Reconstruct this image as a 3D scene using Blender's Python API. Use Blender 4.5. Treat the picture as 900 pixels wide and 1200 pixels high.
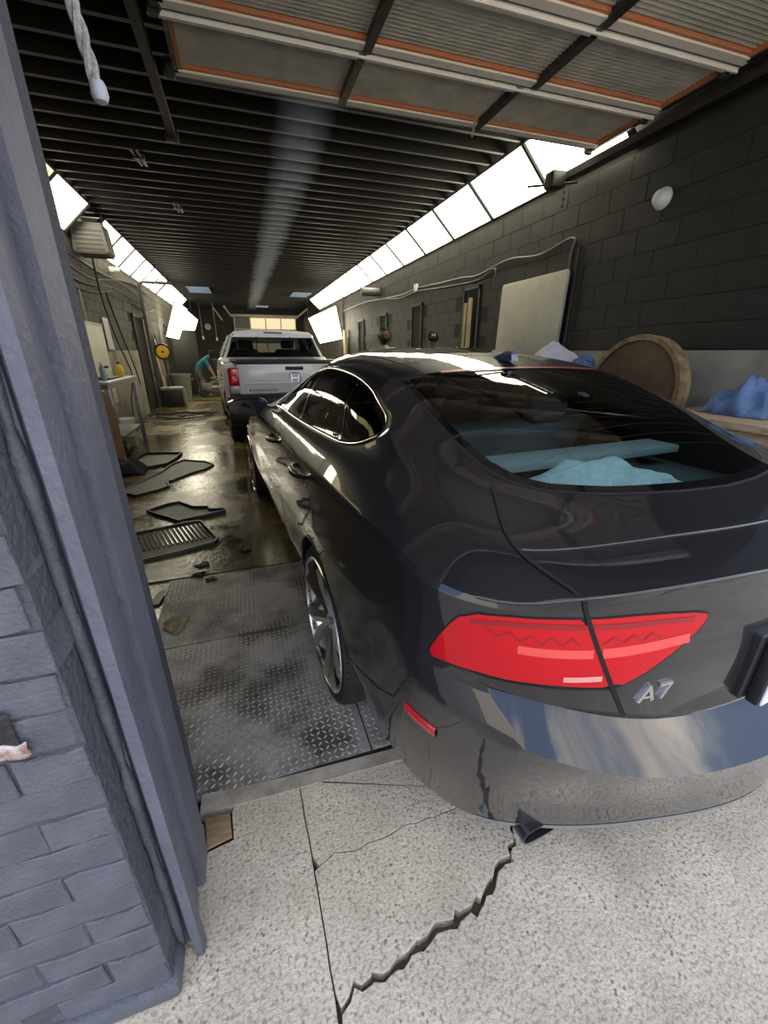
import bpy, bmesh, math, random
import numpy as np
from mathutils import Vector, Matrix, noise
from mathutils.bvhtree import BVHTree
for _o in list(bpy.data.objects): bpy.data.objects.remove(_o)
scene = bpy.context.scene
col = scene.collection
random.seed(7)
PI = math.pi
# ------------------------------------------------------------------ camera
CAM_H = 1.44
_p, _y, _r = math.radians(21.6), math.radians(18.4), math.radians(0.15)
_d = Vector((math.sin(_y)*math.cos(_p), math.cos(_y)*math.cos(_p), -math.sin(_p)))
_rt = Vector((math.cos(_y), -math.sin(_y), 0)); _up = _rt.cross(_d)
_rr = _rt*math.cos(_r)+_up*math.sin(_r); _uu = -_rt*math.sin(_r)+_up*math.cos(_r)
camd = bpy.data.cameras.new('camera'); cam = bpy.data.objects.new('camera', camd); col.objects.link(cam)
_m = Matrix((_rr, _uu, -_d)).transposed().to_4x4(); _m.translation = (0, 0, CAM_H)
cam.matrix_world = _m
camd.sensor_fit = 'VERTICAL'; camd.sensor_height = 36; camd.lens = 475/1200*36
camd.clip_start = 0.02; camd.clip_end = 400
scene.camera = cam
# ------------------------------------------------------------------ sky
w = bpy.data.worlds.new('sky'); scene.world = w; w.use_nodes = True
nt = w.node_tree; nt.nodes.clear()
def N(t, ty, **kw):
    n = t.nodes.new(ty)
    for k, v in kw.items():
        if k.startswith('i_'): n.inputs[k[2:].replace('_', ' ')].default_value = v
        else: setattr(n, k, v)
    return n
out = N(nt, 'ShaderNodeOutputWorld'); bg = N(nt, 'ShaderNodeBackground'); bg.inputs[1].default_value = 2.6
tc = N(nt, 'ShaderNodeTexCoord'); mp = N(nt, 'ShaderNodeMapping'); mp.inputs['Scale'].default_value = (1.3, 1.3, 3.2)
ns = N(nt, 'ShaderNodeTexNoise', i_Scale=1.25, i_Detail=7.0, i_Roughness=0.58)
cr = N(nt, 'ShaderNodeValToRGB'); cr.color_ramp.elements[0].position = .47; cr.color_ramp.elements[1].position = .66
mx = N(nt, 'ShaderNodeMix', data_type='RGBA'); mx.inputs[6].default_value = (.16, .26, .47, 1); mx.inputs[7].default_value = (1.28, 1.15, .98, 1)
nt.links.new(tc.outputs['Generated'], mp.inputs[0]); nt.links.new(mp.outputs[0], ns.inputs['Vector']); nt.links.new(ns.outputs[0], cr.inputs[0])
nt.links.new(cr.outputs[0], mx.inputs[0]); nt.links.new(mx.outputs[2], bg.inputs[0]); nt.links.new(bg.outputs[0], out.inputs[0])
# ------------------------------------------------------------------ sun behind the building: the doorway lies in its shade
sun = bpy.data.lights.new('sun', 'SUN'); sun.energy = 9.0; sun.angle = math.radians(.6); sun.color = (1., .95, .86)
sun_o = bpy.data.objects.new('sun', sun); col.objects.link(sun_o); sun_o.rotation_euler = (math.radians(-42), 0, math.radians(8)); sun_o.location = (0, 12, 14)
# ------------------------------------------------------------------ exposure
scene.view_settings.view_transform = 'Standard'; scene.view_settings.look = 'None'
scene.view_settings.gamma = 1.0; scene.view_settings.use_curve_mapping = False
scene.view_settings.exposure = 0.55
STRIP = 7.2     # strength of the ceiling light panels
# ------------------------------------------------------------------ materials
MATS = {}
def mat(name, c, rough=.6, metal=0., c2=None, nscale=8., bump=0., bscale=40., coat=0., emis=0., spec=.5, lo=.35, hi=.65, stretch=None, detail=5.):
    if name in MATS: return MATS[name]
    m = bpy.data.materials.new(name); m.use_nodes = True; t = m.node_tree
    b = t.nodes['Principled BSDF']; L = t.links
    c = tuple(c)+(1,)
    b.inputs['Base Color'].default_value = c; b.inputs['Roughness'].default_value = rough; b.inputs['Metallic'].default_value = metal
    b.inputs['Specular IOR Level'].default_value = spec
    if coat: b.inputs['Coat Weight'].default_value = coat; b.inputs['Coat Roughness'].default_value = .02
    if emis:
        b.inputs['Emission Color'].default_value = c; b.inputs['Emission Strength'].default_value = emis
    co = N(t, 'ShaderNodeTexCoord'); src = co.outputs['Object']
    if stretch:
        mpn = N(t, 'ShaderNodeMapping'); mpn.inputs['Scale'].default_value = stretch; L.new(src, mpn.inputs[0]); src = mpn.outputs[0]
    if c2:
        n = N(t, 'ShaderNodeTexNoise', i_Scale=nscale, i_Detail=detail, i_Roughness=.6); L.new(src, n.inputs['Vector'])
        r = N(t, 'ShaderNodeValToRGB'); r.color_ramp.elements[0].position = lo; r.color_ramp.elements[1].position = hi
        r.color_ramp.elements[0].color = c; r.color_ramp.elements[1].color = tuple(c2)+(1,)
        L.new(n.outputs[0], r.inputs[0]); L.new(r.outputs[0], b.inputs['Base Color'])
    if bump:
        n2 = N(t, 'ShaderNodeTexNoise', i_Scale=bscale, i_Detail=4.0); L.new(src, n2.inputs['Vector'])
        bp = N(t, 'ShaderNodeBump', i_Strength=bump, i_Distance=.01); L.new(n2.outputs[0], bp.inputs['Height']); L.new(bp.outputs[0], b.inputs['Normal'])
    MATS[name] = m; return m
def glass(name, tint, rough=.0, ior=1.45):
    if name in MATS: return MATS[name]
    m = bpy.data.materials.new(name); m.use_nodes = True; t = m.node_tree; t.nodes.clear()
    o = N(t, 'ShaderNodeOutputMaterial'); mxs = N(t, 'ShaderNodeMixShader'); tr = N(t, 'ShaderNodeBsdfTransparent'); gl = N(t, 'ShaderNodeBsdfGlossy')
    fr = N(t, 'ShaderNodeFresnel'); fr.inputs[0].default_value = ior
    tr.inputs[0].default_value = tuple(tint)+(1,); gl.inputs['Roughness'].default_value = rough
    t.links.new(fr.outputs[0], mxs.inputs[0]); t.links.new(tr.outputs[0], mxs.inputs[1]); t.links.new(gl.outputs[0], mxs.inputs[2]); t.links.new(mxs.outputs[0], o.inputs[0])
    MATS[name] = m; return m
# ------------------------------------------------------------------ builders
def tag(o, label=None, cat=None, group=None, kind=None):
    if label: o['label'] = label
    if cat: o['category'] = cat
    if group: o['group'] = group
    if kind: o['kind'] = kind
    return o
def empty(name, loc=(0, 0, 0), rz=0, label=None, cat=None, group=None):
    o = bpy.data.objects.new(name, None); col.objects.link(o); o.empty_display_size = .1
    o.location = loc; o.rotation_euler = (0, 0, rz); return tag(o, label, cat, group)
def link(name, me, m, parent=None, loc=None, rot=None):
    o = bpy.data.objects.new(name, me); col.objects.link(o)
    if m is not None:
        if len(me.materials): me.materials.clear()
        for q in (m if isinstance(m, (list, tuple)) else [m]): me.materials.append(q)
    if parent: o.parent = parent
    if loc is not None: o.location = loc
    if rot is not None: o.rotation_euler = rot
    return o
def frombm(name, bm, m, parent=None, smooth=False, loc=None, rot=None, auto=None):
    me = bpy.data.meshes.new(name); bm.normal_update(); bm.to_mesh(me); bm.free()
    if smooth:
        for p in me.polygons: p.use_smooth = True
        if auto: me.set_sharp_from_angle(angle=math.radians(auto))
    return link(name, me, m, parent, loc, rot)
def pyd(name, v, f, m, parent=None, smooth=False, loc=None, rot=None, auto=None):
    me = bpy.data.meshes.new(name); me.from_pydata([tuple(a) for a in v], [], f); me.update()
    if smooth:
        for p in me.polygons: p.use_smooth = True
        if auto: me.set_sharp_from_angle(angle=math.radians(auto))
    return link(name, me, m, parent, loc, rot)
def bbox(bm, lo, hi, bev=0., seg=1, M=None):
    lo = Vector(lo); hi = Vector(hi)
    r = bmesh.ops.create_cube(bm, size=1.)
    vs = r['verts']; c = (lo+hi)/2; s = hi-lo
    for v in vs: v.co = Vector((v.co.x*s.x+c.x, v.co.y*s.y+c.y, v.co.z*s.z+c.z))
    if bev:
        es = list({e for v in vs for e in v.link_edges})
        r2 = bmesh.ops.bevel(bm, geom=es, offset=bev, segments=seg, affect='EDGES', profile=.5)
        vs = list({v for f in r2['faces'] for v in f.verts} | {v for v in vs if v.is_valid})
    if M is not None:
        for v in vs: v.co = M @ v.co
    return vs
def box(name, lo, hi, m, parent=None, bev=.0, seg=2, rot=None, loc=None):
    bm = bmesh.new(); bbox(bm, lo, hi, bev, seg)
    return frombm(name, bm, m, parent, smooth=bool(bev), loc=loc, rot=rot, auto=40)
def btube(bm, pts, r, seg=8, closed=False, cap=True):
    pts = [Vector(p) for p in pts]; n = len(pts); rings = []
    rs = r if isinstance(r, (list, tuple)) else [r]*n
    up = None
    for i, p in enumerate(pts):
        a = pts[i-1] if (i or closed) else p; b = pts[(i+1) % n] if (i < n-1 or closed) else p
        t = (b-a).normalized()
        if up is None: up = t.orthogonal().normalized()
        else:
            up = (up-t*up.dot(t)); up = up.normalized() if up.length > 1e-6 else t.orthogonal().normalized()
        s = t.cross(up)
        rings.append([bm.verts.new(p+(up*math.cos(2*PI*k/seg)+s*math.sin(2*PI*k/seg))*rs[i]) for k in range(seg)])
    for i in range(n if closed else n-1):
        A, B = rings[i], rings[(i+1) % n]
        for k in range(seg): bm.faces.new((A[k], A[(k+1) % seg], B[(k+1) % seg], B[k]))
    if cap and not closed: bm.faces.new(rings[0][::-1]); bm.faces.new(rings[-1])
def tube(name, pts, r, m, parent=None, seg=8, closed=False, **kw):
    bm = bmesh.new(); btube(bm, pts, r, seg, closed); bmesh.ops.recalc_face_normals(bm, faces=bm.faces)
    return frombm(name, bm, m, parent, smooth=True, auto=50, **kw)
def blathe(bm, prof, seg=24, axis='z', c=(0, 0, 0), caps=True):
    rings = []; c = Vector(c)
    for r, h in prof:
        ring = []
        for k in range(seg):
            a = 2*PI*k/seg; x, y = r*math.cos(a), r*math.sin(a)
            p = {'z': (x, y, h), 'x': (h, x, y), 'y': (x, h, y)}[axis]
            ring.append(bm.verts.new(c+Vector(p)))
        rings.append(ring)
    for A, B in zip(rings, rings[1:]):
        for k in range(seg): bm.faces.new((A[k], A[(k+1) % seg], B[(k+1) % seg], B[k]))
    if caps:
        if prof[0][0] > 1e-5: bm.faces.new(rings[0][::-1])
        if prof[-1][0] > 1e-5: bm.faces.new(rings[-1])
    bmesh.ops.remove_doubles(bm, verts=bm.verts, dist=1e-6); bmesh.ops.recalc_face_normals(bm, faces=bm.faces)
def lathe(name, prof, m, parent=None, seg=24, axis='z', c=(0, 0, 0), caps=True, auto=35, **kw):
    bm = bmesh.new(); blathe(bm, prof, seg, axis, c, caps)
    return frombm(name, bm, m, parent, smooth=True, auto=auto, **kw)
def bprism(bm, poly, a, b, plane='xy'):
    def P(u, v, h): return {'xy': (u, v, h), 'xz': (u, h, v), 'yz': (h, u, v)}[plane]
    A = [bm.verts.new(P(u, v, a)) for u, v in poly]; B = [bm.verts.new(P(u, v, b)) for u, v in poly]
    n = len(poly); bm.faces.new(A[::-1]); bm.faces.new(B)
    for i in range(n): bm.faces.new((A[i], A[(i+1) % n], B[(i+1) % n], B[i]))
    bmesh.ops.recalc_face_normals(bm, faces=bm.faces)
def prism(name, poly, a, b, m, parent=None, plane='xy', bev=0., **kw):
    bm = bmesh.new(); bprism(bm, poly, a, b, plane)
    if bev: bmesh.ops.bevel(bm, geom=bm.edges[:], offset=bev, segments=2, affect='EDGES', profile=.5)
    return frombm(name, bm, m, parent, smooth=bool(bev), auto=40, **kw)
def copy_tree(o, parent=None):
    c = o.copy(); col.objects.link(c); c.parent = parent
    for ch in list(o.children): copy_tree(ch, c)
    return c
def sheet(name, fn, nu, nv, m, parent=None, thick=.006, smooth=True):
    v = [fn(i/nu, j/nv) for i in range(nu+1) for j in range(nv+1)]
    f = [(i*(nv+1)+j, (i+1)*(nv+1)+j, (i+1)*(nv+1)+j+1, i*(nv+1)+j+1) for i in range(nu) for j in range(nv)]
    o = pyd(name, v, f, m, parent, smooth)
    if thick:
        bm = bmesh.new(); bm.from_mesh(o.data); bmesh.ops.recalc_face_normals(bm, faces=bm.faces)
        bmesh.ops.solidify(bm, geom=bm.faces[:], thickness=thick); bm.to_mesh(o.data); bm.free()
        for p in o.data.polygons: p.use_smooth = smooth
    return o
# ================================================================== SETTING
XR, XL, YB, ZC = 3.5, -2.3, 25.0, 3.5
M_black = mat('black_wall_paint', (.009, .0088, .0078), .6, c2=(.015, .0146, .013), nscale=3, bump=.35, bscale=60)
M_grey_block = mat('grey_block_paint', (.055, .052, .042), .7, c2=(.1, .095, .075), nscale=2.2, bump=.4, bscale=50)
M_joint = mat('dark_joint', (.014, .0135, .012), .8)
M_parge = mat('bare_cement_parge', (.30, .28, .22), .85, c2=(.16, .145, .11), nscale=2.5, bump=.3, bscale=25)
M_joist = None
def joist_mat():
    m = mat('black_joist_paint_and_sheen', (.011, .0105, .0095), .5, bump=.15, bscale=30); t = m.node_tree; b = t.nodes['Principled BSDF']
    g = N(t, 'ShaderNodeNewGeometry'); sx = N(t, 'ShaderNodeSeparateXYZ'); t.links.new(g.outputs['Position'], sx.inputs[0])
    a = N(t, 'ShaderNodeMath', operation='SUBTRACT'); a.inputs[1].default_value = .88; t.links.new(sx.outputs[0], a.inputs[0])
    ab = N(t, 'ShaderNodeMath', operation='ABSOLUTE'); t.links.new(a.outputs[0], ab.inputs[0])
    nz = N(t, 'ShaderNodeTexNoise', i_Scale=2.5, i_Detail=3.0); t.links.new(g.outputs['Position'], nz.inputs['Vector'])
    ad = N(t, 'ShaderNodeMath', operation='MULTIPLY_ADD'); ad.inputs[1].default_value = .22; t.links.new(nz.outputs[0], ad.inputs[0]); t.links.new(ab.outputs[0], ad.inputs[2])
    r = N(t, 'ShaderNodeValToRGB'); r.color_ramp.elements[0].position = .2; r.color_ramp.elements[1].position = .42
    r.color_ramp.elements[0].color = (.30, .34, .42, 1); r.color_ramp.elements[1].color = (.011, .0105, .0095, 1)  # blue streak: daylight sheen on the joists, painted into their colour
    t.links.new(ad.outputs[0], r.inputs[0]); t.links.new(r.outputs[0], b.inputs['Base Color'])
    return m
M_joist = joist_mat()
# ---- wet concrete floor of the bay
def floor_mat():
    m = mat('wet_concrete_floor', (.2, .17, .115), .3, bump=.3, bscale=22); t = m.node_tree; b = t.nodes['Principled BSDF']; L = t.links
    g = N(t, 'ShaderNodeNewGeometry')
    n1 = N(t, 'ShaderNodeTexNoise', i_Scale=.9, i_Detail=6.0, i_Roughness=.65); L.new(g.outputs['Position'], n1.inputs['Vector'])
    r1 = N(t, 'ShaderNodeValToRGB'); e = r1.color_ramp.elements; e[0].position = .38; e[1].position = .62; e[0].color = (.058, .041, .017, 1); e[1].color = (.20, .152, .072, 1)
    L.new(n1.outputs[0], r1.inputs[0]); L.new(r1.outputs[0], b.inputs['Base Color'])
    mr = N(t, 'ShaderNodeMapRange'); mr.inputs[1].default_value = .4; mr.inputs[2].default_value = .66; mr.inputs[3].default_value = .13; mr.inputs[4].default_value = .42
    L.new(n1.outputs[0], mr.inputs[0]); L.new(mr.outputs[0], b.inputs['Roughness'])
    return m
M_floor = floor_mat()
tag(box('floor', (XL-.2, 2.72, -.2), (XR+.2, YB+.2, 0), M_floor), kind='structure')
tag(box('floor', (XL-.2, 1.09, -.2), (XR+.2, 2.72, -.012), M_floor), kind='structure')
# drain groove in the floor
fl = bpy.data.objects['floor']
tube_pts = []
gm = mat('groove_dark', (.012, .01, .008), .35)  # dark colour of the flat strips laid along the groove
bm = bmesh.new()
for y0, y1, x0, x1, wd in ((2.75, 3.9, -.055, -.07, .016), (3.9, 6.2, -.07, -.075, .012), (2.75, 3.0, -.075, -.08, .006)):
    n = 14
    for i in range(n):
        a = i/n; b_ = (i+1)/n
        xa = x0+(x1-x0)*a+random.uniform(-.004, .004); xb = x0+(x1-x0)*b_+random.uniform(-.004, .004)
        v = [bm.verts.new((xa-wd, y0+(y1-y0)*a, .0015)), bm.verts.new((xa+wd, y0+(y1-y0)*a, .0015)), bm.verts.new((xb+wd, y0+(y1-y0)*b_, .0015)), bm.verts.new((xb-wd, y0+(y1-y0)*b_, .0015))]
        bm.faces.new(v)
frombm('floor_groove', bm, gm, fl)
# ---- apron of cracked concrete slabs outside
def concrete_mat():
    m = mat('dry_apron_concrete', (.42, .40, .36), .9, bump=.5, bscale=120); t = m.node_tree; b = t.nodes['Principled BSDF']; L = t.links
    g = N(t, 'ShaderNodeNewGeometry')
    n1 = N(t, 'ShaderNodeTexNoise', i_Scale=3.0, i_Detail=8.0, i_Roughness=.7); L.new(g.outputs['Position'], n1.inputs['Vector'])
    r1 = N(t, 'ShaderNodeValToRGB'); e = r1.color_ramp.elements; e[0].position = .3; e[1].position = .7; e[0].color = (.43, .37, .285, 1); e[1].color = (.74, .65, .51, 1)
    L.new(n1.outputs[0], r1.inputs[0])
    v = N(t, 'ShaderNodeTexVoronoi', i_Scale=62.0); L.new(g.outputs['Position'], v.inputs['Vector'])
    r2 = N(t, 'ShaderNodeValToRGB'); e = r2.color_ramp.elements; e[0].position = .16; e[1].position = .30; e[0].color = (.36, .355, .35, 1); e[1].color = (1, 1, 1, 1)
    L.new(v.outputs['Distance'], r2.inputs[0])
    n3 = N(t, 'ShaderNodeTexNoise', i_Scale=6.0, i_Detail=2.0); L.new(g.outputs['Position'], n3.inputs['Vector'])
    r3 = N(t, 'ShaderNodeValToRGB'); e = r3.color_ramp.elements; e[0].position = .45; e[1].position = .6
    L.new(n3.outputs[0], r3.inputs[0])
    mx1 = N(t, 'ShaderNodeMix', data_type='RGBA', blend_type='MULTIPLY'); L.new(r3.outputs[0], mx1.inputs[0]); L.new(r1.outputs[0], mx1.inputs[6]); L.new(r2.outputs[0], mx1.inputs[7])
    n4 = N(t, 'ShaderNodeTexNoise', i_Scale=95.0, i_Detail=2.0); L.new(g.outputs['Position'], n4.inputs['Vector'])
    r4 = N(t, 'ShaderNodeValToRGB'); e = r4.color_ramp.elements; e[0].position = .3; e[1].position = .5; e[0].color = (.55, .54, .53, 1); e[1].color = (1, 1, 1, 1)
    L.new(n4.outputs[0], r4.inputs[0])
    mx2 = N(t, 'ShaderNodeMix', data_type='RGBA', blend_type='MULTIPLY'); mx2.inputs[0].default_value = 1; L.new(mx1.outputs[2], mx2.inputs[6]); L.new(r4.outputs[0], mx2.inputs[7])
    L.new(mx2.outputs[2], b.inputs['Base Color'])
    return m
M_apron = concrete_mat()
pave = tag(box('pavement', (-30, -40, -.25), (30, 1.09, -.035), mat('gravel_bed', (.12, .095, .06), .95, c2=(.06, .05, .035), nscale=30, bump=.6)), kind='structure')
def rough(pts, amp, step=.02, seed=0):
    o = []; rnd = random.Random(seed)
    for (x0, y0), (x1, y1) in zip(pts, pts[1:]):
        L_ = math.hypot(x1-x0, y1-y0); n = max(1, int(L_/step))
        for i in range(n):
            t = i/n; j = amp if o else 0
            o.append((x0+(x1-x0)*t+rnd.uniform(-j, j), y0+(y1-y0)*t+rnd.uniform(-j, j)))
    o.append(pts[-1]); return o
crackA = rough([(.70, .72), (.625, .613), (.575, .60), (.515, .557), (.44, .53), (.373, .522), (.30, .515), (.265, .506), (.2, .488), (.09, .486), (.052, .46)], .008, .016, 1)   # wide crack
crackB = rough([(.052, .765), (.10, .785), (.16, .772), (.233, .777), (.35, .79), (.505, .782), (.72, .80)], .004, .02, 2)
def slab(name, poly, top=0.0):
    bm = bmesh.new(); bprism(bm, poly, -.033, top)
    bmesh.ops.bevel(bm, geom=[e for e in bm.edges if abs(e.verts[0].co.z-top) < 1e-5 and abs(e.verts[1].co.z-top) < 1e-5], offset=.0015, segments=1, affect='EDGES')
    return frombm(name, bm, M_apron, pave)
j0 = rough([(.027, 1.05), (.038, .673), (.042, .45)], .0015, .04, 3)
g_ = .004
slab('slab', [(-30, 1.0), (-.288, 1.0), (-.274, .908), (-.193, .92), (-.2, 1.01), (-.19, 1.03), (.024, 1.045)]+[(x-g_*.45, y) for x, y in j0][1:]+[(.044, -40), (-30, -40)])
slab('slab', [(.029, 1.045)]+[(x+g_*.45, y) for x, y in j0 if y > .765]+[(x, y+.0016) for x, y in crackB]+[(2.2, .84), (30, .9), (30, 1.03)])
slab('slab', [(x+g_*.45, y) for x, y in j0 if .47 < y < .765]+[(x-.0, y+.006+.014*math.sin(i*.9)**2*math.sin(PI*i/max(1,len(crackA)-1))) for i, (x, y) in enumerate(crackA[::-1])]+[(1.2, .79), (.722, .797)]+[(x, y-.0016) for x, y in crackB[::-1]][1:])
slab('slab', [(.049, -40), (.049, .44)]+[(x, y-.005-.010*math.cos(i*.7)**2*math.sin(PI*i/max(1,len(crackA)-1))) for i, (x, y) in enumerate(crackA[::-1])]+[(1.2, .78), (2.2, .832), (30, .89), (30, -40)])
# steel lip and timber block at the threshold
M_lip = mat('old_threshold_cement', (.46, .42, .35), .85, c2=(.28, .25, .2), nscale=9, bump=.4)
tag(prism('threshold', [(-.30, 1.03), (.6, 1.0), (3.42, .985), (3.42, 1.045), (.6, 1.05), (-.03, 1.075), (-.3, 1.1)], -.03, .004, M_lip), kind='structure')
wb = prism('wood_block', [(-.283, 1.012), (-.205, 1.0), (-.197, .925), (-.27, .912)], 0.001, .012, mat('pale_timber', (.36, .25, .14), .8, c2=(.24, .16, .09), nscale=14, stretch=(1, 6, 1)), bev=.003)
tag(wb, 'small square offcut of pale timber set into the ground beside the door jamb', 'wood block')
# ---- diamond tread plates
M_plate = mat('tread_plate_steel', (.40, .39, .365), .42, metal=.1, c2=(.09, .085, .075), lo=.42, hi=.58, nscale=2.4, bump=.1, bscale=60)
M_lug = mat('tread_plate_lugs', (.62, .60, .56), .38, metal=.2, c2=(.2, .19, .17), nscale=3.0)
def plate(x0, x1, y0, y1, label):
    p = box('tread_plate', (x0, y0, -.010), (x1, y1, 0), M_plate, bev=.0015, seg=1)
    tag(p, label, 'floor plate', 'steel tread plates across the entrance')
    vs = []; fs = []; s = .0245
    for i in range(int((x1-x0)/s)):
        for j in range(int((y1-y0)/s)):
            cx, cy = x0+(i+.5)*s, y0+(j+.5)*s
            a = PI/4 if (i+j) % 2 else -PI/4
            u = (math.cos(a), math.sin(a)); n_ = (-u[1], u[0]); L_, W_, H = .0125, .0042, .003; k = len(vs)
            for (du, dn, dz) in ((-L_, 0, 0), (0, -W_, 0), (L_, 0, 0), (0, W_, 0), (-L_*.45, 0, H), (L_*.45, 0, H)):
                vs.append((cx+u[0]*du+n_[0]*dn, cy+u[1]*du+n_[1]*dn, .0002+dz))
            fs += [(k, k+1, k+5, k+4), (k+1, k+2, k+5), (k+2, k+3, k+4, k+5), (k+3, k, k+4)]
    tag(pyd('tread_lugs', vs, fs, M_lug, p), kind='stuff')
plate(-.62, .31, 1.085, 1.96, 'diamond tread steel plate beside the dark car at the doorway threshold')
plate(-.62, .31, 1.968, 2.70, 'worn diamond tread steel plate between the doorway plate and the wet floor')
plate(.318, 1.95, 1.085, 2.70, 'diamond tread steel plate lying under the dark car')
plate(1.958, 3.42, 1.085, 2.70, 'diamond tread steel plate between the dark car and the workbench')
# ---- right wall of blocks
wallR = tag(box('wall_right', (XR+.004, 1.1, 0), (XR+.25, YB+.2, 3.8), M_joint), kind='structure')
parge = box('cement_parge', (XR-.012, 1.15, 0), (XR+.01, 4.3, 1.455), M_parge, wallR, bev=.006)
DOORS_R = [(5.98, 6.48, 2.36), (8.15, 8.68, 2.33), (10.3, 10.85, 2.31), (12.4, 12.95, 2.3)]
def block_mesh(name, lx, ly, lz, seed):
    bm = bmesh.new(); bbox(bm, (0, .0025, .0025), (lx, ly-.0025, lz-.0025)); me = bpy.data.meshes.new(name)
    es = [e for e in bm.edges if e.verts[0].co.x < .001 and e.verts[1].co.x < .001]
    bmesh.ops.bevel(bm, geom=es, offset=.002, segments=1, affect='EDGES')
    bm.normal_update(); bm.to_mesh(me); bm.free(); return me
bl_full = block_mesh('block', .02, .4, .2, 1); bl_half = block_mesh('block', .02, .2, .2, 1)
for me in (bl_full, bl_half): me.materials.append(M_black)
cands = []; rest = []
z0 = 1.46-1.4+.0
for c in range(0, 18):
    z = .06+.2*c
    if z+.2 > 3.2: continue
    y = 1.15+(.2 if c % 2 else 0)
    while y < YB-.1:
        yc = y+.2
        ok = not any(a-.3 < y and y+.1 < b_ and z < t for a, b_, t in DOORS_R for a, b_ in ((a, b_),))
        ok = not any(y+.4 > a+.02 and y < b_-.02 and z+.1 < t for a, b_, t in DOORS_R)
        half = None
        if not (z < 1.44 and y < 4.3):
            if ok:
                vis = z > 1.2 + (0 if y < 6 else -.5)
                cands.append((y+(0 if vis else 100), z))
        y += .4
cands.sort(); nm = 0
for y, z in cands:
    if nm < 290 and y < 60:
        o = bpy.data.objects.new('block', bl_full); col.objects.link(o); o.parent = wallR
        o.location = (XR+random.uniform(-.0015, .0015), y, z); nm += 1
    else: rest.append((y-100 if y > 60 else y, z))
def boxes_mesh(name, items, m, parent, kind='stuff'):
    vs = []; fs = []
    for lo, hi in items:
        k = len(vs)
        vs += [(lo[0], lo[1], lo[2]), (hi[0], lo[1], lo[2]), (hi[0], hi[1], lo[2]), (lo[0], hi[1], lo[2]), (lo[0], lo[1], hi[2]), (hi[0], lo[1], hi[2]), (hi[0], hi[1], hi[2]), (lo[0], hi[1], hi[2])]
        fs += [(k, k+3, k+2, k+1), (k+4, k+5, k+6, k+7), (k, k+1, k+5, k+4), (k+1, k+2, k+6, k+5), (k+2, k+3, k+7, k+6), (k+3, k, k+4, k+7)]
    o = pyd(name, vs, fs, m, parent)
    if kind: tag(o, kind=kind)
    return o
M_rblock = mat('grey_far_block_paint', (.035, .034, .029), .65, c2=(.06, .057, .047), nscale=2.2, bump=.3, bscale=50)
boxes_mesh('far_blocks', [((XR, y+.004, z+.004), (XR+.02, y+.396, z+.196)) for y, z in rest], M_rblock, wallR)
for i, (a, b_, t) in enumerate(DOORS_R):
    d = empty('door_%d' % (i+1), (XR, a, 0)); tag(d, kind='structure')
    box('door_panel', (-.004, .03, 0), (.004, b_-a-.03, t-.04), mat('dark_opening', (.006, .006, .006), .8), d)  # flat black sheet paints the dark inside the open doorway
    for q in (0, b_-a-.035): box('door_frame', (-.03, q, 0), (.005, q+.035, t), mat('black_frame', (.02, .02, .02), .5), d)
    box('door_frame', (-.03, 0, t-.04), (.005, b_-a, t), MATS['black_frame'], d)
# ---- left wall of blocks
wallL = tag(box('wall_left', (XL-.25, 1.0, 0), (XL-.008, YB+.2, 3.8), M_joint), kind='structure')
DOORS_L = [(11.75, 12.75, 2.25), (16.3, 17.4, 2.25)]
for me in (block_mesh('block', .02, .4, .2, 2),):
    for v in me.vertices: v.co.x = -v.co.x
    me.flip_normals(); me.materials.append(M_grey_block); bl_left = me
rest = []; nm = 0
for c in range(18):
    z = .06+.2*c
    if z+.2 > 3.45: continue
    y = 6.6+(.2 if c % 2 else 0)
    while y < YB-.1:
        if not any(y+.4 > a+.02 and y < b_-.02 and z+.1 < t for a, b_, t in DOORS_L):
            if 1.0 < z and y < 18 and nm < 290:
                o = bpy.data.objects.new('block', bl_left); col.objects.link(o); o.parent = wallL; o.location = (XL+random.uniform(-.002, .002), y, z); nm += 1
            else: rest.append((y, z))
        y += .4
boxes_mesh('far_blocks', [((XL-.02, y+.004, z+.004), (XL, y+.396, z+.196)) for y, z in rest], M_grey_block, wallL)
box('cement_parge', (XL-.01, 9.2, 0), (XL+.012, 11.7, 1.45), M_parge, wallL, bev=.005)
box('cement_parge', (XL-.01, 12.8, 0), (XL+.012, 14.2, 1.45), M_parge, wallL, bev=.005)
for i, (a, b_, t) in enumerate(DOORS_L):
    d = empty('door_%d' % (i+5), (XL, a, 0)); tag(d, kind='structure')
    box('door_panel', (-.004, .03, 0), (.016, b_-a-.03, t-.04), MATS['dark_opening'], d)  # same flat black sheet across the opening
    for q in (0, b_-a-.05): box('door_frame', (-.005, q, 0), (.04, q+.05, t), MATS['black_frame'], d)
    box('door_frame', (-.005, 0, t-.05), (.04, b_-a, t), MATS['black_frame'], d)
# ---- back wall, ceiling, joists
tag(box('wall_back', (XL-.25, YB, 0), (XR+.25, YB+.2, 3.8), mat('back_wall_paint', (.035, .034, .031), .7, c2=(.055, .052, .045), nscale=2)), kind='structure')
ceil = tag(box('ceiling', (XL-.25, .95, 3.72), (XR+.25, YB+.2, 3.85), mat('black_deck_paint', (.008, .008, .0075), .8)), kind='structure')
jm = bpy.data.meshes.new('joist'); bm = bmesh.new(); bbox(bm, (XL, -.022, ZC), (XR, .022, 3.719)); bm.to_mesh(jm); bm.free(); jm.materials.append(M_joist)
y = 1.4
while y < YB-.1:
    o = bpy.data.objects.new('joist', jm); col.objects.link(o); o.parent = ceil; o.location = (0, y, random.uniform(-.004, .004)); y += .3
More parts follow.
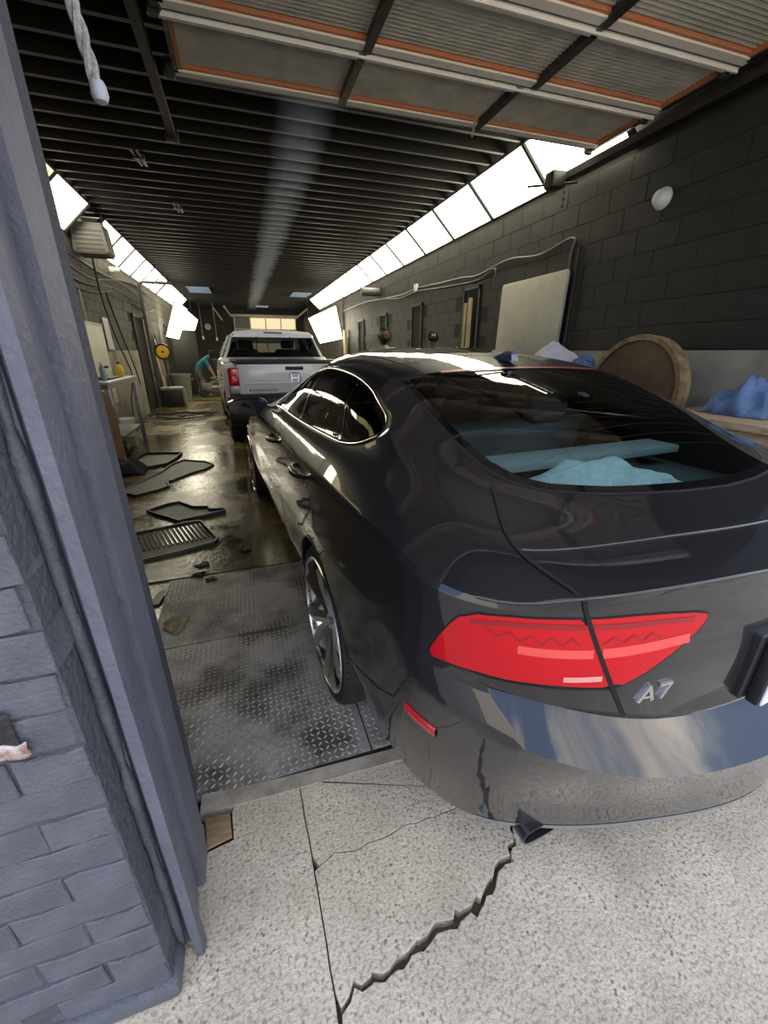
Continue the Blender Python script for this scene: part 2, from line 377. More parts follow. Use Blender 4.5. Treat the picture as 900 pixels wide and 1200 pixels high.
# ---- front wall: header, right jamb, brick pier at left
M_grey = mat('grey_jamb_paint', (.135, .14, .175), .55, c2=(.105, .11, .14), nscale=6, bump=.35, bscale=70)
M_greybrick = mat('grey_brick_paint', (.125, .13, .155), .6, c2=(.085, .09, .105), nscale=9, bump=.45, bscale=110)
tag(box('wall_front', (-9, .66, 3.32), (9, 1.25, 6.0), M_greybrick), kind='structure')
tag(box('wall_front', (3.42, .66, 0), (9, 1.2, 3.32), M_greybrick), kind='structure')
pier = tag(box('wall_front', (-9, .6215, 0), (-.319, 1.15, 3.32), mat('painted_mortar', (.075, .078, .092), .85, bump=1., bscale=60)), kind='structure')
def brick_mesh(lx, ly, lz, seed):
    rnd = random.Random(seed); bm = bmesh.new(); bbox(bm, (0, 0, 0), (lx, ly, lz))
    bmesh.ops.subdivide_edges(bm, edges=[e for e in bm.edges if abs((e.verts[0].co-e.verts[1].co).x) > lx*.5], cuts=3)
    for v in bm.verts:
        if v.co.y < .01: v.co += Vector((rnd.uniform(-.002, .002), rnd.uniform(-.0025, .002), rnd.uniform(-.002, .002)))
    bmesh.ops.bevel(bm, geom=[e for e in bm.edges if e.verts[0].co.y < .01 and e.verts[1].co.y < .01 and e.is_manifold and e.calc_face_angle(0) > .5], offset=.0022, segments=1, affect='EDGES')
    me = bpy.data.meshes.new('brick'); bm.normal_update(); bm.to_mesh(me); bm.free(); me.materials.append(M_greybrick); return me
bA = [brick_mesh(.209, .1, .071, s) for s in range(5)]; bB = [brick_mesh(.102, .1, .071, s+9) for s in range(4)]
for c in range(42):
    z = .062+c*.077
    x = -.316; first = True
    while x > -1.25:
        hb = first and c % 2 == 1
        me = random.choice(bB if hb else bA); lx = .102 if hb else .209
        if False: x -= lx+.006; first = False; continue
        o = bpy.data.objects.new('brick', me); col.objects.link(o); o.parent = pier
        o.location = (x-lx+random.uniform(-.003, .003)*(0 if first else 1)+(random.uniform(-.008, .002) if first else 0), .618+random.uniform(-.002, .002), z)
        j_ = 3.0 if c > 11 else 1.0
        o.rotation_euler = (random.uniform(-.01, .01)*j_, random.uniform(-.006, .006)*j_, random.uniform(-.010, .010)*j_); o.location.x -= random.uniform(0, .006)*j_; o.location.y -= random.uniform(0, .0015)*j_; x -= lx+.006; first = False
box('brick_plinth', (-9, .602, 0), (-.306, .70, .055), M_greybrick, pier, bev=.012)
# broken hole residue
M_res = mat('broken_mortar', (.62, .58, .55), .95, c2=(.28, .17, .12), nscale=45, bump=1., bscale=60)
sheet('hollow_dark_sheet', lambda u, v: (-.545+u*.15, .612-.007*noise.noise((u*9, v*5, 3)), (.862)+v*.07), 16, 8, mat('painted_hollow_shade', (.05, .045, .045), .95, c2=(.025, .022, .022), nscale=30, bump=1., bscale=50), pier, thick=.003)  # dark sheet over whole bricks paints the shaded hollow of the broken spot
sheet('mortar_rubble', lambda u, v: (-.545+u*.16, .610-.008*abs(noise.noise((u*12, v*5, 6))), .845+v*.028+.01*noise.noise((u*7, 0, 2))), 22, 6, M_res, pier, thick=.003)
# mortar bead and jamb boards
def bead():
    bm = bmesh.new(); pts = []; rs = []
    for i in range(70):
        z = .03+i*.047; pts.append((-.309+.004*noise.noise((0, 0, z*5)), .690, z)); rs.append(.011*(1+.5*noise.noise((3, 1, z*9))) if (i % 14) else .006)
    btube(bm, pts, rs, 8); return frombm('mortar_bead', bm, M_greybrick, pier, smooth=True)
bead()
def jamb(name, x0, x1, y0, y1, z0, z1=3.35, bev=.004):
    bm = bmesh.new(); n = 30; prof = [(x0, y0), (x1, y0), (x1, y1), (x0, y1)]; rings = []
    for i in range(n+1):
        z = z0+(z1-z0)*i/n; ring = []
        for k, (x, y_) in enumerate(prof):
            j = .0011*noise.noise((x*30, y_*30, z*6+k))
            ring.append(bm.verts.new((x+j, y_+j, z)))
        rings.append(ring)
    for A, B in zip(rings, rings[1:]):
        for k in range(4): bm.faces.new((A[k], A[(k+1) % 4], B[(k+1) % 4], B[k]))
    bm.faces.new(rings[0][::-1]); bm.faces.new(rings[-1])
    bmesh.ops.bevel(bm, geom=[e for e in bm.edges if abs(e.verts[0].co.z-e.verts[1].co.z) > .02], offset=bev, segments=2, affect='EDGES')
    return tag(frombm(name, bm, M_grey, smooth=True, auto=40), kind='structure')
jamb('trim_1', -.34, -.299, .692, .72, .02)
jamb('trim_2', -.280, -.259, .664, .700, .0)
jamb('trim_3', -.340, -.281, .702, .795, .025)
jamb('trim_4', -.340, -.264, .806, .905, .03)
# ================================================================== LIGHT STRIPS, DOOR, FIXTURES
def pane_mat(name, c, s):
    m = mat(name, c, .5); b = m.node_tree.nodes['Principled BSDF']; b.inputs['Emission Color'].default_value = tuple(c)+(1,); b.inputs['Emission Strength'].default_value = s; return m
M_pane = pane_mat('lit_diffuser', (1., .93, .71), STRIP); M_pane_y = pane_mat('lit_yellowed_diffuser', (1., .78, .42), 1.0)
M_strip = mat('grey_strip_frame', (.03, .029, .026), .6)
def light_strip(side, y0, y1, n, label, yellow=(), z0=3.125):
    s = 1 if side == 'R' else -1; xw = XR if s > 0 else XL
    t = empty('light_strip', (xw, y0, z0)); tag(t, label, 'ceiling light', 'sloping lit panels along the wall tops')
    dx, dz = -.40*s, .37; L_ = (y1-y0)/n
    nrm = Vector((-dz*s, 0, -.40)).normalized()*.012
    for i in range(n):
        a, b = i*L_+.014, (i+1)*L_-.014
        q = [Vector((dx*.02, a, dz*.02)), Vector((dx*.02, b, dz*.02)), Vector((dx*.98, b, dz*.98)), Vector((dx*.98, a, dz*.98))]
        v = [p-nrm*.5 for p in q]+[p+nrm*.5 for p in q]
        pyd('diffuser_panel', v, [(0, 1, 2, 3), (7, 6, 5, 4), (0, 4, 5, 1), (1, 5, 6, 2), (2, 6, 7, 3), (3, 7, 4, 0)], M_pane_y if i in yellow else M_pane, t)
    for i in range(n+1):
        yy = i*L_; tube('divider', [(dx*.0, yy, dz*.0), (dx, yy, dz)], .034, M_strip, t, seg=6)
    for k in (0, 1): tube('edge_rail', [(dx*k, 0, dz*k), (dx*k, y1-y0, dz*k)], .013, M_strip, t, seg=6)
    return t
light_strip('R', 3.55, 19.4, 14, 'long row of glowing sloped panels along the top of the black block wall')
light_strip('L', 3.4, 8.38, 4, 'short row of glowing sloped panels ending before the hanging heater box', yellow=(0, 1, 2))
light_strip('L', 9.15, 15.9, 6, 'row of glowing sloped panels behind the hanging heater box on the block wall')
light_strip('L', 16.0, 21.2, 5, 'far row of glowing sloped panels above the two tilted light panels')
def quad_panel(name, pts, th, label, n, group=None):
    P4 = [Vector(p) for p in pts]; base = sum(P4, Vector())/4
    t = empty(name, base); tag(t, label, 'light panel', group)
    nr = (P4[1]-P4[0]).cross(P4[3]-P4[0]).normalized()
    for i in range(n):
        u0, u1 = i/n+.01, (i+1)/n-.01
        q = [P4[0].lerp(P4[1], u0), P4[0].lerp(P4[1], u1), P4[3].lerp(P4[2], u1), P4[3].lerp(P4[2], u0)]
        q = [p-base for p in q]; v = [p-nr*th/2 for p in q]+[p+nr*th/2 for p in q]
        pyd('diffuser_panel', v, [(0, 1, 2, 3), (7, 6, 5, 4), (0, 4, 5, 1), (1, 5, 6, 2), (2, 6, 7, 3), (3, 7, 4, 0)], M_pane, t)
    for i in range(n+1):
        u = i/n; tube('divider', [P4[0].lerp(P4[1], u)-base, P4[3].lerp(P4[2], u)-base], .02, M_strip, t, seg=5)
    tube('frame', [p-base for p in P4], .02, M_strip, t, seg=5, closed=True)
    for u in (0, .5):
        h0 = P4[0].lerp(P4[1], u); tube('hanger', [h0-base, Vector((h0.x, h0.y, 3.719))-base], .006, M_strip, t, seg=5)
quad_panel('tilted_light_panel', [(2.33, 15.2, 2.47), (3.26, 15.0, 2.87), (3.44, 14.9, 1.84), (2.67, 15.1, 1.69)], .03, 'glowing rectangular light panel hanging askew beyond the pickup roof near the right wall', 6)
quad_panel('tilted_light_panel', [(-1.80, 15.9, 2.93), (-1.49, 16.3, 2.72), (-1.80, 15.5, 1.78), (-2.14, 15.3, 1.86)], .03, 'narrow glowing light panel leaning down from the left wall above the dark partition', 2)
quad_panel('tilted_light_panel', [(-1.62, 17.0, 2.78), (-1.28, 17.2, 2.46), (-1.44, 16.9, 2.02), (-1.93, 16.9, 2.02)], .03, 'small trapezoid glowing light panel just above the dark partition edge', 3)
# ---- overhead door, open under the ceiling
M_white = mat('chipped_white_paint', (.9, .86, .76), .6, c2=(.72, .66, .56), nscale=14, lo=.55, hi=.8)
M_orange = mat('orange_primer', (.62, .20, .07), .7, c2=(.5, .24, .12), nscale=12)
M_fibre = mat('fluted_fibreglass', (.52, .50, .42), .55, c2=(.38, .36, .30), nscale=5)
M_steel = mat('dark_galvanised_steel', (.10, .10, .10), .45, metal=.7, c2=(.06, .06, .06), nscale=10)
M_track = mat('dark_track_steel', (.03, .028, .026), .5, metal=.6)
DX0, DX1, DZ = -.205, 3.335, 3.2
od = empty('overhead_door', (0, 0, DZ)); tag(od, 'open sectional garage door with fluted panels and chipped white rails under the ceiling', 'garage door')
edges = [1.44, 2.07, 2.70, 3.315, 3.94]
sk = lambda x, y: y-.055*(x-DX0)/(DX1-DX0)     # the door hangs a little out of square
def obox(name, x0, x1, y0, y1, z0, z1, m, par=od):
    v = [(x, sk(x, y), z) for z in (z0, z1) for x, y in ((x0, y0), (x1, y0), (x1, y1), (x0, y1))]
    return pyd(name, v, [(3, 2, 1, 0), (4, 5, 6, 7), (0, 1, 5, 4), (1, 2, 6, 5), (2, 3, 7, 6), (3, 0, 4, 7)], m, par)
stx = {0: (.95, 2.2), 1: (.95, 2.2), 2: (.97, 2.2), 3: (.95, 2.1)}
for i in range(4):
    a, b = edges[i], edges[i+1]; nr = 28; vs = []; fs = []
    for k in range(nr+1):
        yy = a+.07+(b-a-.16)*k/nr; zz = .010+(.011 if k % 2 else -.0)
        vs += [(DX0+.05, sk(DX0+.05, yy), zz), (DX1-.05, sk(DX1-.05, yy), zz)]
    for k in range(nr): fs.append((2*k, 2*k+1, 2*k+3, 2*k+2))
    pyd('fluted_panel', vs, fs, M_fibre, od)
    obox('rail', DX0, DX1, a, a+.05, -.03, .03, M_white); obox('rail', DX0, DX1, b-.085, b-.004, -.02, .03, M_white)
    obox('rail_groove', DX0, DX1, b-.022, b-.016, -.024, -.0195, mat('dark_groove', (.04, .04, .06), .6))
    obox('rail_lip', DX0, DX1, a-.0005, a+.012, -.042, -.03, M_white)
    obox('primer_edge', DX0+.04, DX1-.04, a+.05, a+.072, -.01, .024, M_orange); obox('primer_edge', DX0+.04, DX1-.04, b-.105, b-.085, -.008, .024, M_orange)
    for x0, x1 in ((DX0, DX0+.03), (DX1-.03, DX1)): obox('end_stile', x0, x1, a+.03, b-.06, -.02, .03, M_steel)
    for x0, x1 in ((DX0+.03, DX0+.055), (DX1-.055, DX1-.03)): obox('primer_edge', x0, x1, a+.03, b-.06, -.012, .024, M_orange)
    for x in stx[i]: obox('stile', x-.028, x+.022, a+.0, b-.02, -.03, .02, M_steel)
for y_ in (2.70, 3.315, 3.9):
    for x in (DX0-.02, DX1-.03): 
        bm = bmesh.new(); bbox(bm, (x-.03, y_-.05, -.03), (x+.03, y_+.05, .05), .008, 1); bbox(bm, (x-.045, y_-.02, -.05), (x+.02, y_+.02, .0), .006, 1)
        o = frombm('hinge_roller', bm, M_steel, od)
tube('roller_pin', [(DX0-.02, 3.93, -.02), (DX0+.10, 3.945, -.02)], .009, M_steel, od)
pull = tag(tube('pull_stick', [(1.93, 3.55, DZ-.012), (2.02, 3.80, DZ-.11)], .011, mat('pale_stick', (.45, .37, .25), .7), seg=4), 'thin pale wooden stick hanging below the open garage door', 'stick')
for s, x in ((-1, -.345), (1, 3.43)):
    tr = empty('door_track', (x if s < 0 else 3.385, 0, DZ if s < 0 else DZ-.09)); tag(tr, 'dark steel garage door track along the %s' % ('jamb side, ending past the joists' if s < 0 else 'black block wall'), 'door track')
    L1 = 4.9 if s < 0 else 4.35
    bm = bmesh.new(); bprism(bm, [(-.03, -.03), (.03, -.03), (.03, .035), (.022, .035), (.022, -.022), (-.022, -.022), (-.022, .035), (-.03, .035)], 1.15, L1, 'xz')
    frombm('track_channel', bm, M_track, tr)
    for y_ in ((2.2, 3.4, L1-.08) if s < 0 else (1.6, 2.4)): box('hanger_strap', (-.04, y_-.02, .03), (-.034, y_+.02, .3), M_track, tr)
    box('track_end', (-.05, L1-.05, -.05), (.05, L1, .06), M_track, tr, bev=.008)
    if s > 0:
        v = empty
        for k in range(9): box('perforated_strap', (-.012, 4.28, .0-.03*k-.02), (.012, 4.286, -.03*k+.0), M_track, tr) if k % 2 == 0 else box('perforated_strap', (-.008, 4.28, -.03*k-.02), (-.003, 4.286, -.03*k), M_track, tr)
        box('motor_bracket', (-.22, 4.2, -.12), (-.06, 4.34, .02), M_track, tr, bev=.015)
        tube('support_arm', [(-.3, 4.5, -.05), (.0, 4.1, -.1)], .012, M_track, tr)
# rope
M_rope = mat('frayed_white_rope', (.55, .52, .47), .9, c2=(.3, .29, .3), nscale=60, bump=.6, bscale=200)
rp = empty('pull_rope', (-.27, 1.55, 2.06)); tag(rp, 'thick frayed white rope end hanging beside the garage door track', 'rope')
for k in range(3):
    pts = []
    for i in range(60):
        t = i/59; a = t*26+k*2*PI/3; cx = -.05*(1-t)*0 + (-.045+.045*(1-t)) ; pts.append((-.095*t+.009*math.cos(a), .009*math.sin(a), t*.75))
    tube('rope_strand', pts, .0085, M_rope, rp, seg=6)
lathe('rope_knot', [(.0, -.02), (.016, -.012), (.021, .0), (.019, .02), (.014, .03)], mat('rope_tape', (.5, .52, .6), .5), rp, 12)
# ---- fixtures on walls and ceiling
lamp = empty('dome_lamp', (XR-.002, 3.16, 2.63)); tag(lamp, 'small white domed fixture alone on the black block wall', 'wall fixture')
lathe('dome', [(.075, 0), (.072, -.03), (.055, -.065), (.025, -.085), (.0, -.09)], mat('white_plastic', (.75, .74, .7), .4), lamp, 20, axis='x')
lathe('base_ring', [(.06, .0), (.08, .0), (.08, -.012), (.06, -.012)], MATS['white_plastic'], lamp, 20, axis='x', caps=False)
cl = empty('cylinder_lamp', (3.3, 10.95, 2.82)); tag(cl, 'dark cylinder floodlight on a bracket above the narrow doorways', 'wall lamp')
lathe('lamp_body', [(.0, -.26), (.09, -.26), (.095, -.2), (.09, .2), (.075, .22)], mat('dark_grey_metal', (.09, .085, .075), .5), cl, 18, axis='x')
lathe('lamp_face', [(.07, -.262), (.07, -.268), (.0, -.27)], mat('pale_lens', (.5, .47, .4), .3), cl, 18, axis='x')
tube('lamp_bracket', [(.1, 0, 0), (.2, 0, .05)], .015, MATS['dark_grey_metal'], cl)
M_cable = mat('grey_cable', (.05, .048, .044), .5)
def cable(name, pts, r, label, cat='cable', m=None):
    from_pts = []
    P = [Vector(p) for p in pts]; P = [P[0]*2-P[1]]+P+[P[-1]*2-P[-2]]
    for i in range(1, len(P)-2):
        for k in range(6):
            t = k/6; a, b, c, d = P[i-1], P[i], P[i+1], P[i+2]
            from_pts.append(.5*((2*b)+(c-a)*t+(2*a-5*b+4*c-d)*t*t+(3*b-a-3*c+d)*t**3))
    from_pts.append(P[-2])
    o = tube(name, from_pts, r, m or M_cable, seg=6); return tag(o, label, cat) if label else o
xr = XR-.018
cable('wall_cable', [(xr, 14.9, 2.70), (xr, 12.5, 2.72), (xr, 11.2, 2.67), (xr, 9.32, 2.58), (xr, 8.37, 2.60), (xr, 7.23, 2.55), (xr, 6.6, 2.53), (xr, 6.09, 2.49), (xr, 5.34, 2.56), (xr, 4.7, 2.50), (xr, 4.17, 2.56), (xr, 4.16, 2.4), (xr, 4.165, 1.9)], .014, 'sagging grey cable along the black block wall dropping behind the white board', m=mat('pale_cable', (.12, .115, .1), .5))
cable('wall_cable', [(xr-.03, 10.2, 2.6), (xr-.03, 9.3, 2.52), (xr-.03, 8.37, 2.54), (xr-.03, 7.2, 2.47), (xr-.03, 6.05, 2.42), (xr-.03, 5.6, 2.5), (xr-.03, 5.58, 2.3)], .011, 'second thin cable slung just below the sagging grey wall cable')
jb = empty('junction_box', (XR, 8.45, 2.62)); tag(jb, 'small pale junction box on the cable run above the doorway', 'junction box')
box('box_body', (-.06, -.06, -.07), (0, .06, .06), MATS['white_plastic'], jb, bev=.012); tube('conduit_stub', [(-.03, 0, -.06), (-.03, 0, -.13)], .018, MATS['pale_cable'], jb)
for i, (x, y, a) in enumerate(((-.87, 6.3, .35), (-.68, 8.05, .3))):
    t = empty('ceiling_conduit', (x, y, ZC)); tag(t, ('short metal conduit hanging under the joists closest to the garage door track end', 'short metal conduit hanging under the joists above the hanging heater box')[i], 'conduit')
    tube('pipe', [(0, -.22, -.03), (.03, .22, -.03)], .014, M_steel, t); tube('pipe', [(.05, -.22, -.03), (.08, .22, -.03)], .014, M_steel, t)
    box('clip', (-.02, -.02, -.05), (.1, .02, 0), M_steel, t)
M_sky = pane_mat('blue_daylit_panel', (.20, .27, .36), .35)
for i, (x0, x1, y0, y1, lb) in enumerate(((-1.5, -.75, 17.0, 18.6, 'blue grey translucent roof panel above the far left corner of the bay'), (2.15, 2.85, 17.3, 18.6, 'blue grey translucent roof panel near the skewed light panel'), (1.0, 1.6, 22.6, 23.5, 'blue grey translucent roof panel just before the far garage door'))):
    t = empty('roof_panel', (x0, y0, ZC-.02)); tag(t, lb, 'roof panel')
    box('panel_sheet', (0, 0, 0), (x1-x0, y1-y0, .012), M_sky, t)
    for q in (0, x1-x0): tube('panel_edge', [(q, 0, 0), (q, y1-y0, 0)], .012, M_steel, t, seg=5)
# ================================================================== DARK CAR
CAR_LOC = (1.135, 1.53, .006); CAR_YAW = .075
car = empty('sedan', CAR_LOC, CAR_YAW, 'shiny dark grey fastback car with red tail lights entering the wash bay', 'car')
def paint_mat(name, c, flake=.35):
    m = mat(name, c, .38, metal=.15, coat=1.0, spec=.25); b = m.node_tree.nodes['Principled BSDF']; b.inputs['Coat IOR'].default_value = 1.58; return m
M_paint = paint_mat('dark_metallic_paint', (.011, .011, .0125))
M_blkgloss = mat('gloss_black_trim', (.006, .006, .007), .12, coat=.6)
M_rubber = mat('tyre_rubber', (.018, .018, .018), .7, bump=.2, bscale=90)
M_seam = mat('shut_line_black', (.002, .002, .002), .8)
M_chrome = mat('satin_aluminium_trim', (.75, .74, .72), .16, metal=1.)
M_chrome2 = mat('chrome_wheel', (.85, .85, .85), .24, metal=1.)
M_plastic = mat('black_plastic', (.014, .014, .015), .45)
M_rglass = glass('rear_glass', (.74, .88, .88), ior=1.6); M_sglass = glass('tinted_side_glass', (.22, .235, .235)); M_wglass = glass('windscreen_glass', (.6, .66, .64))
# contours from sill to roof: (half width, y, z); rear centre -> side -> front centre; origin under the rear axle
CONT = {
'A': [(0,-1.13,.285),(.35,-1.055,.27),(.58,-.965,.26),(.735,-.865,.25),(.82,-.73,.245),(.865,-.53,.245),(.87,-.3,.23),(.87,.1,.2),(.86,.7,.19),(.86,1.4,.19),(.86,2.1,.19),(.87,2.75,.2),(.85,3.3,.2),(.72,3.62,.2),(.42,3.76,.2),(0,3.80,.2)],
'B': [(0,-1.15,.40),(.35,-1.085,.40),(.6,-.995,.41),(.765,-.90,.42),(.855,-.76,.43),(.91,-.53,.44),(.93,-.3,.45),(.93,.1,.42),(.905,.7,.38),(.90,1.4,.36),(.90,2.1,.36),(.92,2.75,.4),(.90,3.3,.42),(.77,3.67,.42),(.46,3.81,.42),(0,3.84,.42)],
'C': [(0,-1.188,.598),(.33,-1.162,.596),(.57,-1.112,.638),(.754,-1.008,.682),(.858,-.855,.710),(.915,-.55,.66),(.945,-.3,.62),(.945,.1,.6),(.925,.7,.56),(.915,1.4,.54),(.915,2.1,.54),(.94,2.75,.56),(.91,3.3,.56),(.775,3.66,.56),(.46,3.80,.56),(0,3.83,.56)],
'D': [(0,-1.096,.665),(.34,-1.081,.678),(.54,-1.055,.724),(.742,-.965,.775),(.86,-.815,.77),(.925,-.55,.775),(.95,-.3,.77),(.95,.1,.76),(.937,.7,.72),(.93,1.4,.70),(.93,2.1,.69),(.94,2.75,.68),(.90,3.3,.64),(.76,3.65,.62),(.45,3.79,.61),(0,3.82,.61)],
'D2': [(0,-1.098,.675),(.34,-1.085,.69),(.555,-1.057,.745),(.752,-.969,.785),(.862,-.812,.80),(.925,-.55,.805),(.951,-.3,.80),(.951,.1,.79),(.938,.7,.75),(.932,1.4,.73),(.932,2.1,.72),(.938,2.75,.70),(.89,3.3,.66),(.75,3.64,.64),(.44,3.78,.63),(0,3.81,.63)],
'E': [(0,-1.098,.84),(.35,-1.084,.84),(.605,-1.044,.84),(.757,-.962,.86),(.868,-.805,.875),(.922,-.55,.89),(.945,-.3,.895),(.947,.1,.89),(.938,.7,.86),(.93,1.4,.84),(.928,2.1,.82),(.925,2.75,.78),(.87,3.3,.71),(.72,3.63,.67),(.42,3.765,.66),(0,3.80,.655)],
'F': [(0,-1.083,.965),(.35,-1.064,.965),(.645,-1.008,.955),(.768,-.938,.95),(.866,-.815,.952),(.912,-.58,.98),(.935,-.3,.99),(.94,.1,.985),(.933,.7,.965),(.925,1.4,.95),(.92,2.1,.92),(.908,2.75,.86),(.84,3.3,.76),(.69,3.62,.69),(.41,3.755,.675),(0,3.79,.67)],
'F2': [(0,-1.078,1.008),(.35,-1.057,1.007),(.655,-.998,.99),(.772,-.932,.972),(.862,-.818,.972),(.908,-.59,1.0),(.932,-.3,1.012),(.936,.1,1.008),(.929,.7,.99),(.921,1.4,.975),(.914,2.1,.945),(.897,2.75,.88),(.82,3.3,.78),(.67,3.62,.70),(.405,3.75,.685),(0,3.785,.68)],
'G': [(0,-1.098,1.034),(.35,-1.074,1.033),(.662,-.998,1.012),(.775,-.925,.988),(.855,-.82,.988),(.90,-.60,1.018),(.925,-.3,1.03),(.93,.1,1.028),(.925,.7,1.012),(.915,1.4,.998),(.905,2.1,.965),(.88,2.75,.90),(.80,3.3,.80),(.65,3.61,.715),(.40,3.74,.695),(0,3.78,.69)],
'H': [(0,-.97,1.064),(.35,-.94,1.063),(.69,-.84,1.046),(.752,-.77,1.045),(.80,-.69,1.045),(.842,-.5,1.062),(.87,-.25,1.075),(.878,.1,1.075),(.872,.7,1.063),(.862,1.4,1.048),(.85,2.1,1.02),(.82,2.75,.95),(.70,3.25,.875),(.54,3.5,.80),(.3,3.6,.785),(0,3.63,.78)],
'I': [(0,-.835,1.105),(.33,-.775,1.106),(.595,-.615,1.106),(.66,-.54,1.115),(.71,-.45,1.128),(.765,-.34,1.128),(.80,-.15,1.122),(.81,.1,1.112),(.812,.7,1.092),(.805,1.35,1.075),(.785,1.95,1.045),(.735,2.38,1.005),(.62,2.6,.99),(.45,2.7,.99),(.25,2.74,.99),(0,2.76,.99)],
'J': [(0,-.45,1.252),(.3,-.41,1.245),(.52,-.35,1.225),(.615,-.29,1.215),(.68,-.21,1.212),(.72,-.12,1.218),(.735,.03,1.225),(.735,.25,1.235),(.728,.7,1.232),(.71,1.22,1.218),(.675,1.58,1.185),(.61,1.82,1.175),(.50,1.97,1.175),(.39,2.03,1.178),(.2,2.08,1.182),(0,2.10,1.185)],
'K': [(0,0.04,1.376),(0.28,0.015,1.366),(0.47,-0.01,1.346),(0.535,0.01,1.336),(0.57,0.06,1.336),(0.588,0.13,1.342),(0.6,0.28,1.352),(0.602,0.5,1.362),(0.59,0.78,1.368),(0.57,1.02,1.362),(0.54,1.25,1.347),(0.505,1.4,1.336),(0.43,1.54,1.338),(0.32,1.6,1.342),(0.17,1.63,1.347),(0,1.64,1.351)],
'L': [(0,0.27,1.422),(0.25,0.26,1.416),(0.41,0.25,1.4),(0.45,0.28,1.397),(0.47,0.33,1.398),(0.48,0.4,1.403),(0.48,0.53,1.411),(0.475,0.68,1.417),(0.46,0.84,1.42),(0.44,1,1.419),(0.42,1.14,1.413),(0.39,1.23,1.408),(0.33,1.31,1.409),(0.24,1.35,1.411),(0.12,1.37,1.414),(0,1.37,1.415)],
'M': [(0,0.55,1.457),(0.08,0.55,1.456),(0.14,0.56,1.455),(0.155,0.58,1.454),(0.16,0.62,1.454),(0.165,0.68,1.456),(0.165,0.74,1.457),(0.165,0.78,1.457),(0.16,0.84,1.457),(0.15,0.9,1.457),(0.14,0.96,1.456),(0.12,1,1.456),(0.1,1.03,1.456),(0.07,1.05,1.456),(0.03,1.06,1.456),(0,1.065,1.456)],
}
keys = list(CONT); CP = np.array([CONT[k] for k in keys]); CREASE = {keys.index(k) for k in ('D2', 'G', 'D', 'F2', 'C')}
def herm(P, m, crease=(), mirror=False):
    P = np.asarray(P, float); n = len(P)
    if mirror:
        a = P[1].copy(); a[0] *= -1; b = P[-2].copy(); b[0] *= -1; Q = np.vstack([a, P, b])
    else: Q = np.vstack([2*P[0]-P[1], P, 2*P[-1]-P[-2]])
    d = np.maximum(np.linalg.norm(np.diff(Q, axis=0), axis=1), 1e-4)**.7
    outp = []
    for i in range(n-1):
        p0, p1 = Q[i+1], Q[i+2]; h = d[i+1]
        def tan(k):
            a, b = d[k-1], d[k]; return ((Q[k]-Q[k-1])/a*b+(Q[k+1]-Q[k])/b*a)/(a+b)
        s = (p1-p0)/h
        t0 = s if i in crease else tan(i+1); t1 = s if (i+1) in crease else tan(i+2)
        for j in range(m):
            t = j/m; t2 = t*t; t3 = t2*t
            outp.append((2*t3-3*t2+1)*p0+(t3-2*t2+t)*h*t0+(-2*t3+3*t2)*p1+(t3-t2)*h*t1)
    outp.append(P[-1]); return np.array(outp)
MU, MV = 9, 7
rows = np.array([herm(CP[k], MU, mirror=True) for k in range(len(keys))])      # contours, fine along
NU = rows.shape[1]
G3 = np.array([herm(rows[:, i], MV, CREASE) for i in range(NU)])               # [u][v]
NV = G3.shape[1]
VI = {k: i*MV for i, k in enumerate(keys)}
verts = []; faces = []; fuv = []
def vid(u, v, s): return (u*(NV+1)+v)*2+s
for u in range(NU):
    for v in range(NV+1):
        p = G3[u][v] if v < NV else np.array([0, G3[u][NV-1][1], G3[u][NV-1][2]+.0015])
        x = max(p[0], 0) if u not in (0, NU-1) else 0.
        verts.append((-x, p[1], p[2])); verts.append((x, p[1], p[2]))
for u in range(NU-1):
    for v in range(NV):
        faces.append((vid(u, v, 0), vid(u, v+1, 0), vid(u+1, v+1, 0), vid(u+1, v, 0))); fuv.append((u, v, -1))
        faces.append((vid(u, v, 1), vid(u+1, v, 1), vid(u+1, v+1, 1), vid(u, v+1, 1))); fuv.append((u, v, 1))
VCO = np.array(verts)
shell_bvh = BVHTree.FromPolygons([Vector(v) for v in VCO], [list(f) for f in faces])
# ---- carve the shell into panels; outlines are snapped so that the edges are clean
GROUP = np.array(['body']*len(faces), dtype=object); FC = np.array([VCO[list(f)].mean(0) for f in faces])
def inside(px, py, poly):
    c = np.zeros(len(px), bool); n = len(poly)
    for i in range(n):
        x0, y0 = poly[i]; x1, y1 = poly[(i+1) % n]
        hit = ((y0 > py) != (y1 > py)) & (px < (x1-x0)*(py-y0)/((y1-y0) if abs(y1-y0) > 1e-12 else 1e-12)+x0); c ^= hit
    return c
def densify(poly, step, closed=True):
    o = []
    n = len(poly)
    for i in range(n if closed else n-1):
        a = np.array(poly[i]); b = np.array(poly[(i+1) % n]); k = max(1, int(np.linalg.norm(b-a)/step))
        for j in range(k): o.append(a+(b-a)*j/k)
    if not closed: o.append(np.array(poly[-1]))
    return np.array(o)
def smooth_poly(pts, m=6, closed=True):
    P = np.array(pts, float); n = len(P); o = []
    for i in range(n if closed else n-1):
        a, b, c, d = (P[(i-1) % n], P[i], P[(i+1) % n], P[(i+2) % n]) if closed else (P[max(i-1, 0)], P[i], P[i+1], P[min(i+2, n-1)])
        for k in range(m):
            t = k/m; o.append(.5*((2*b)+(c-a)*t+(2*a-5*b+4*c-d)*t*t+(3*b-a-3*c+d)*t**3))
    if not closed: o.append(P[-1])
    return np.array(o)
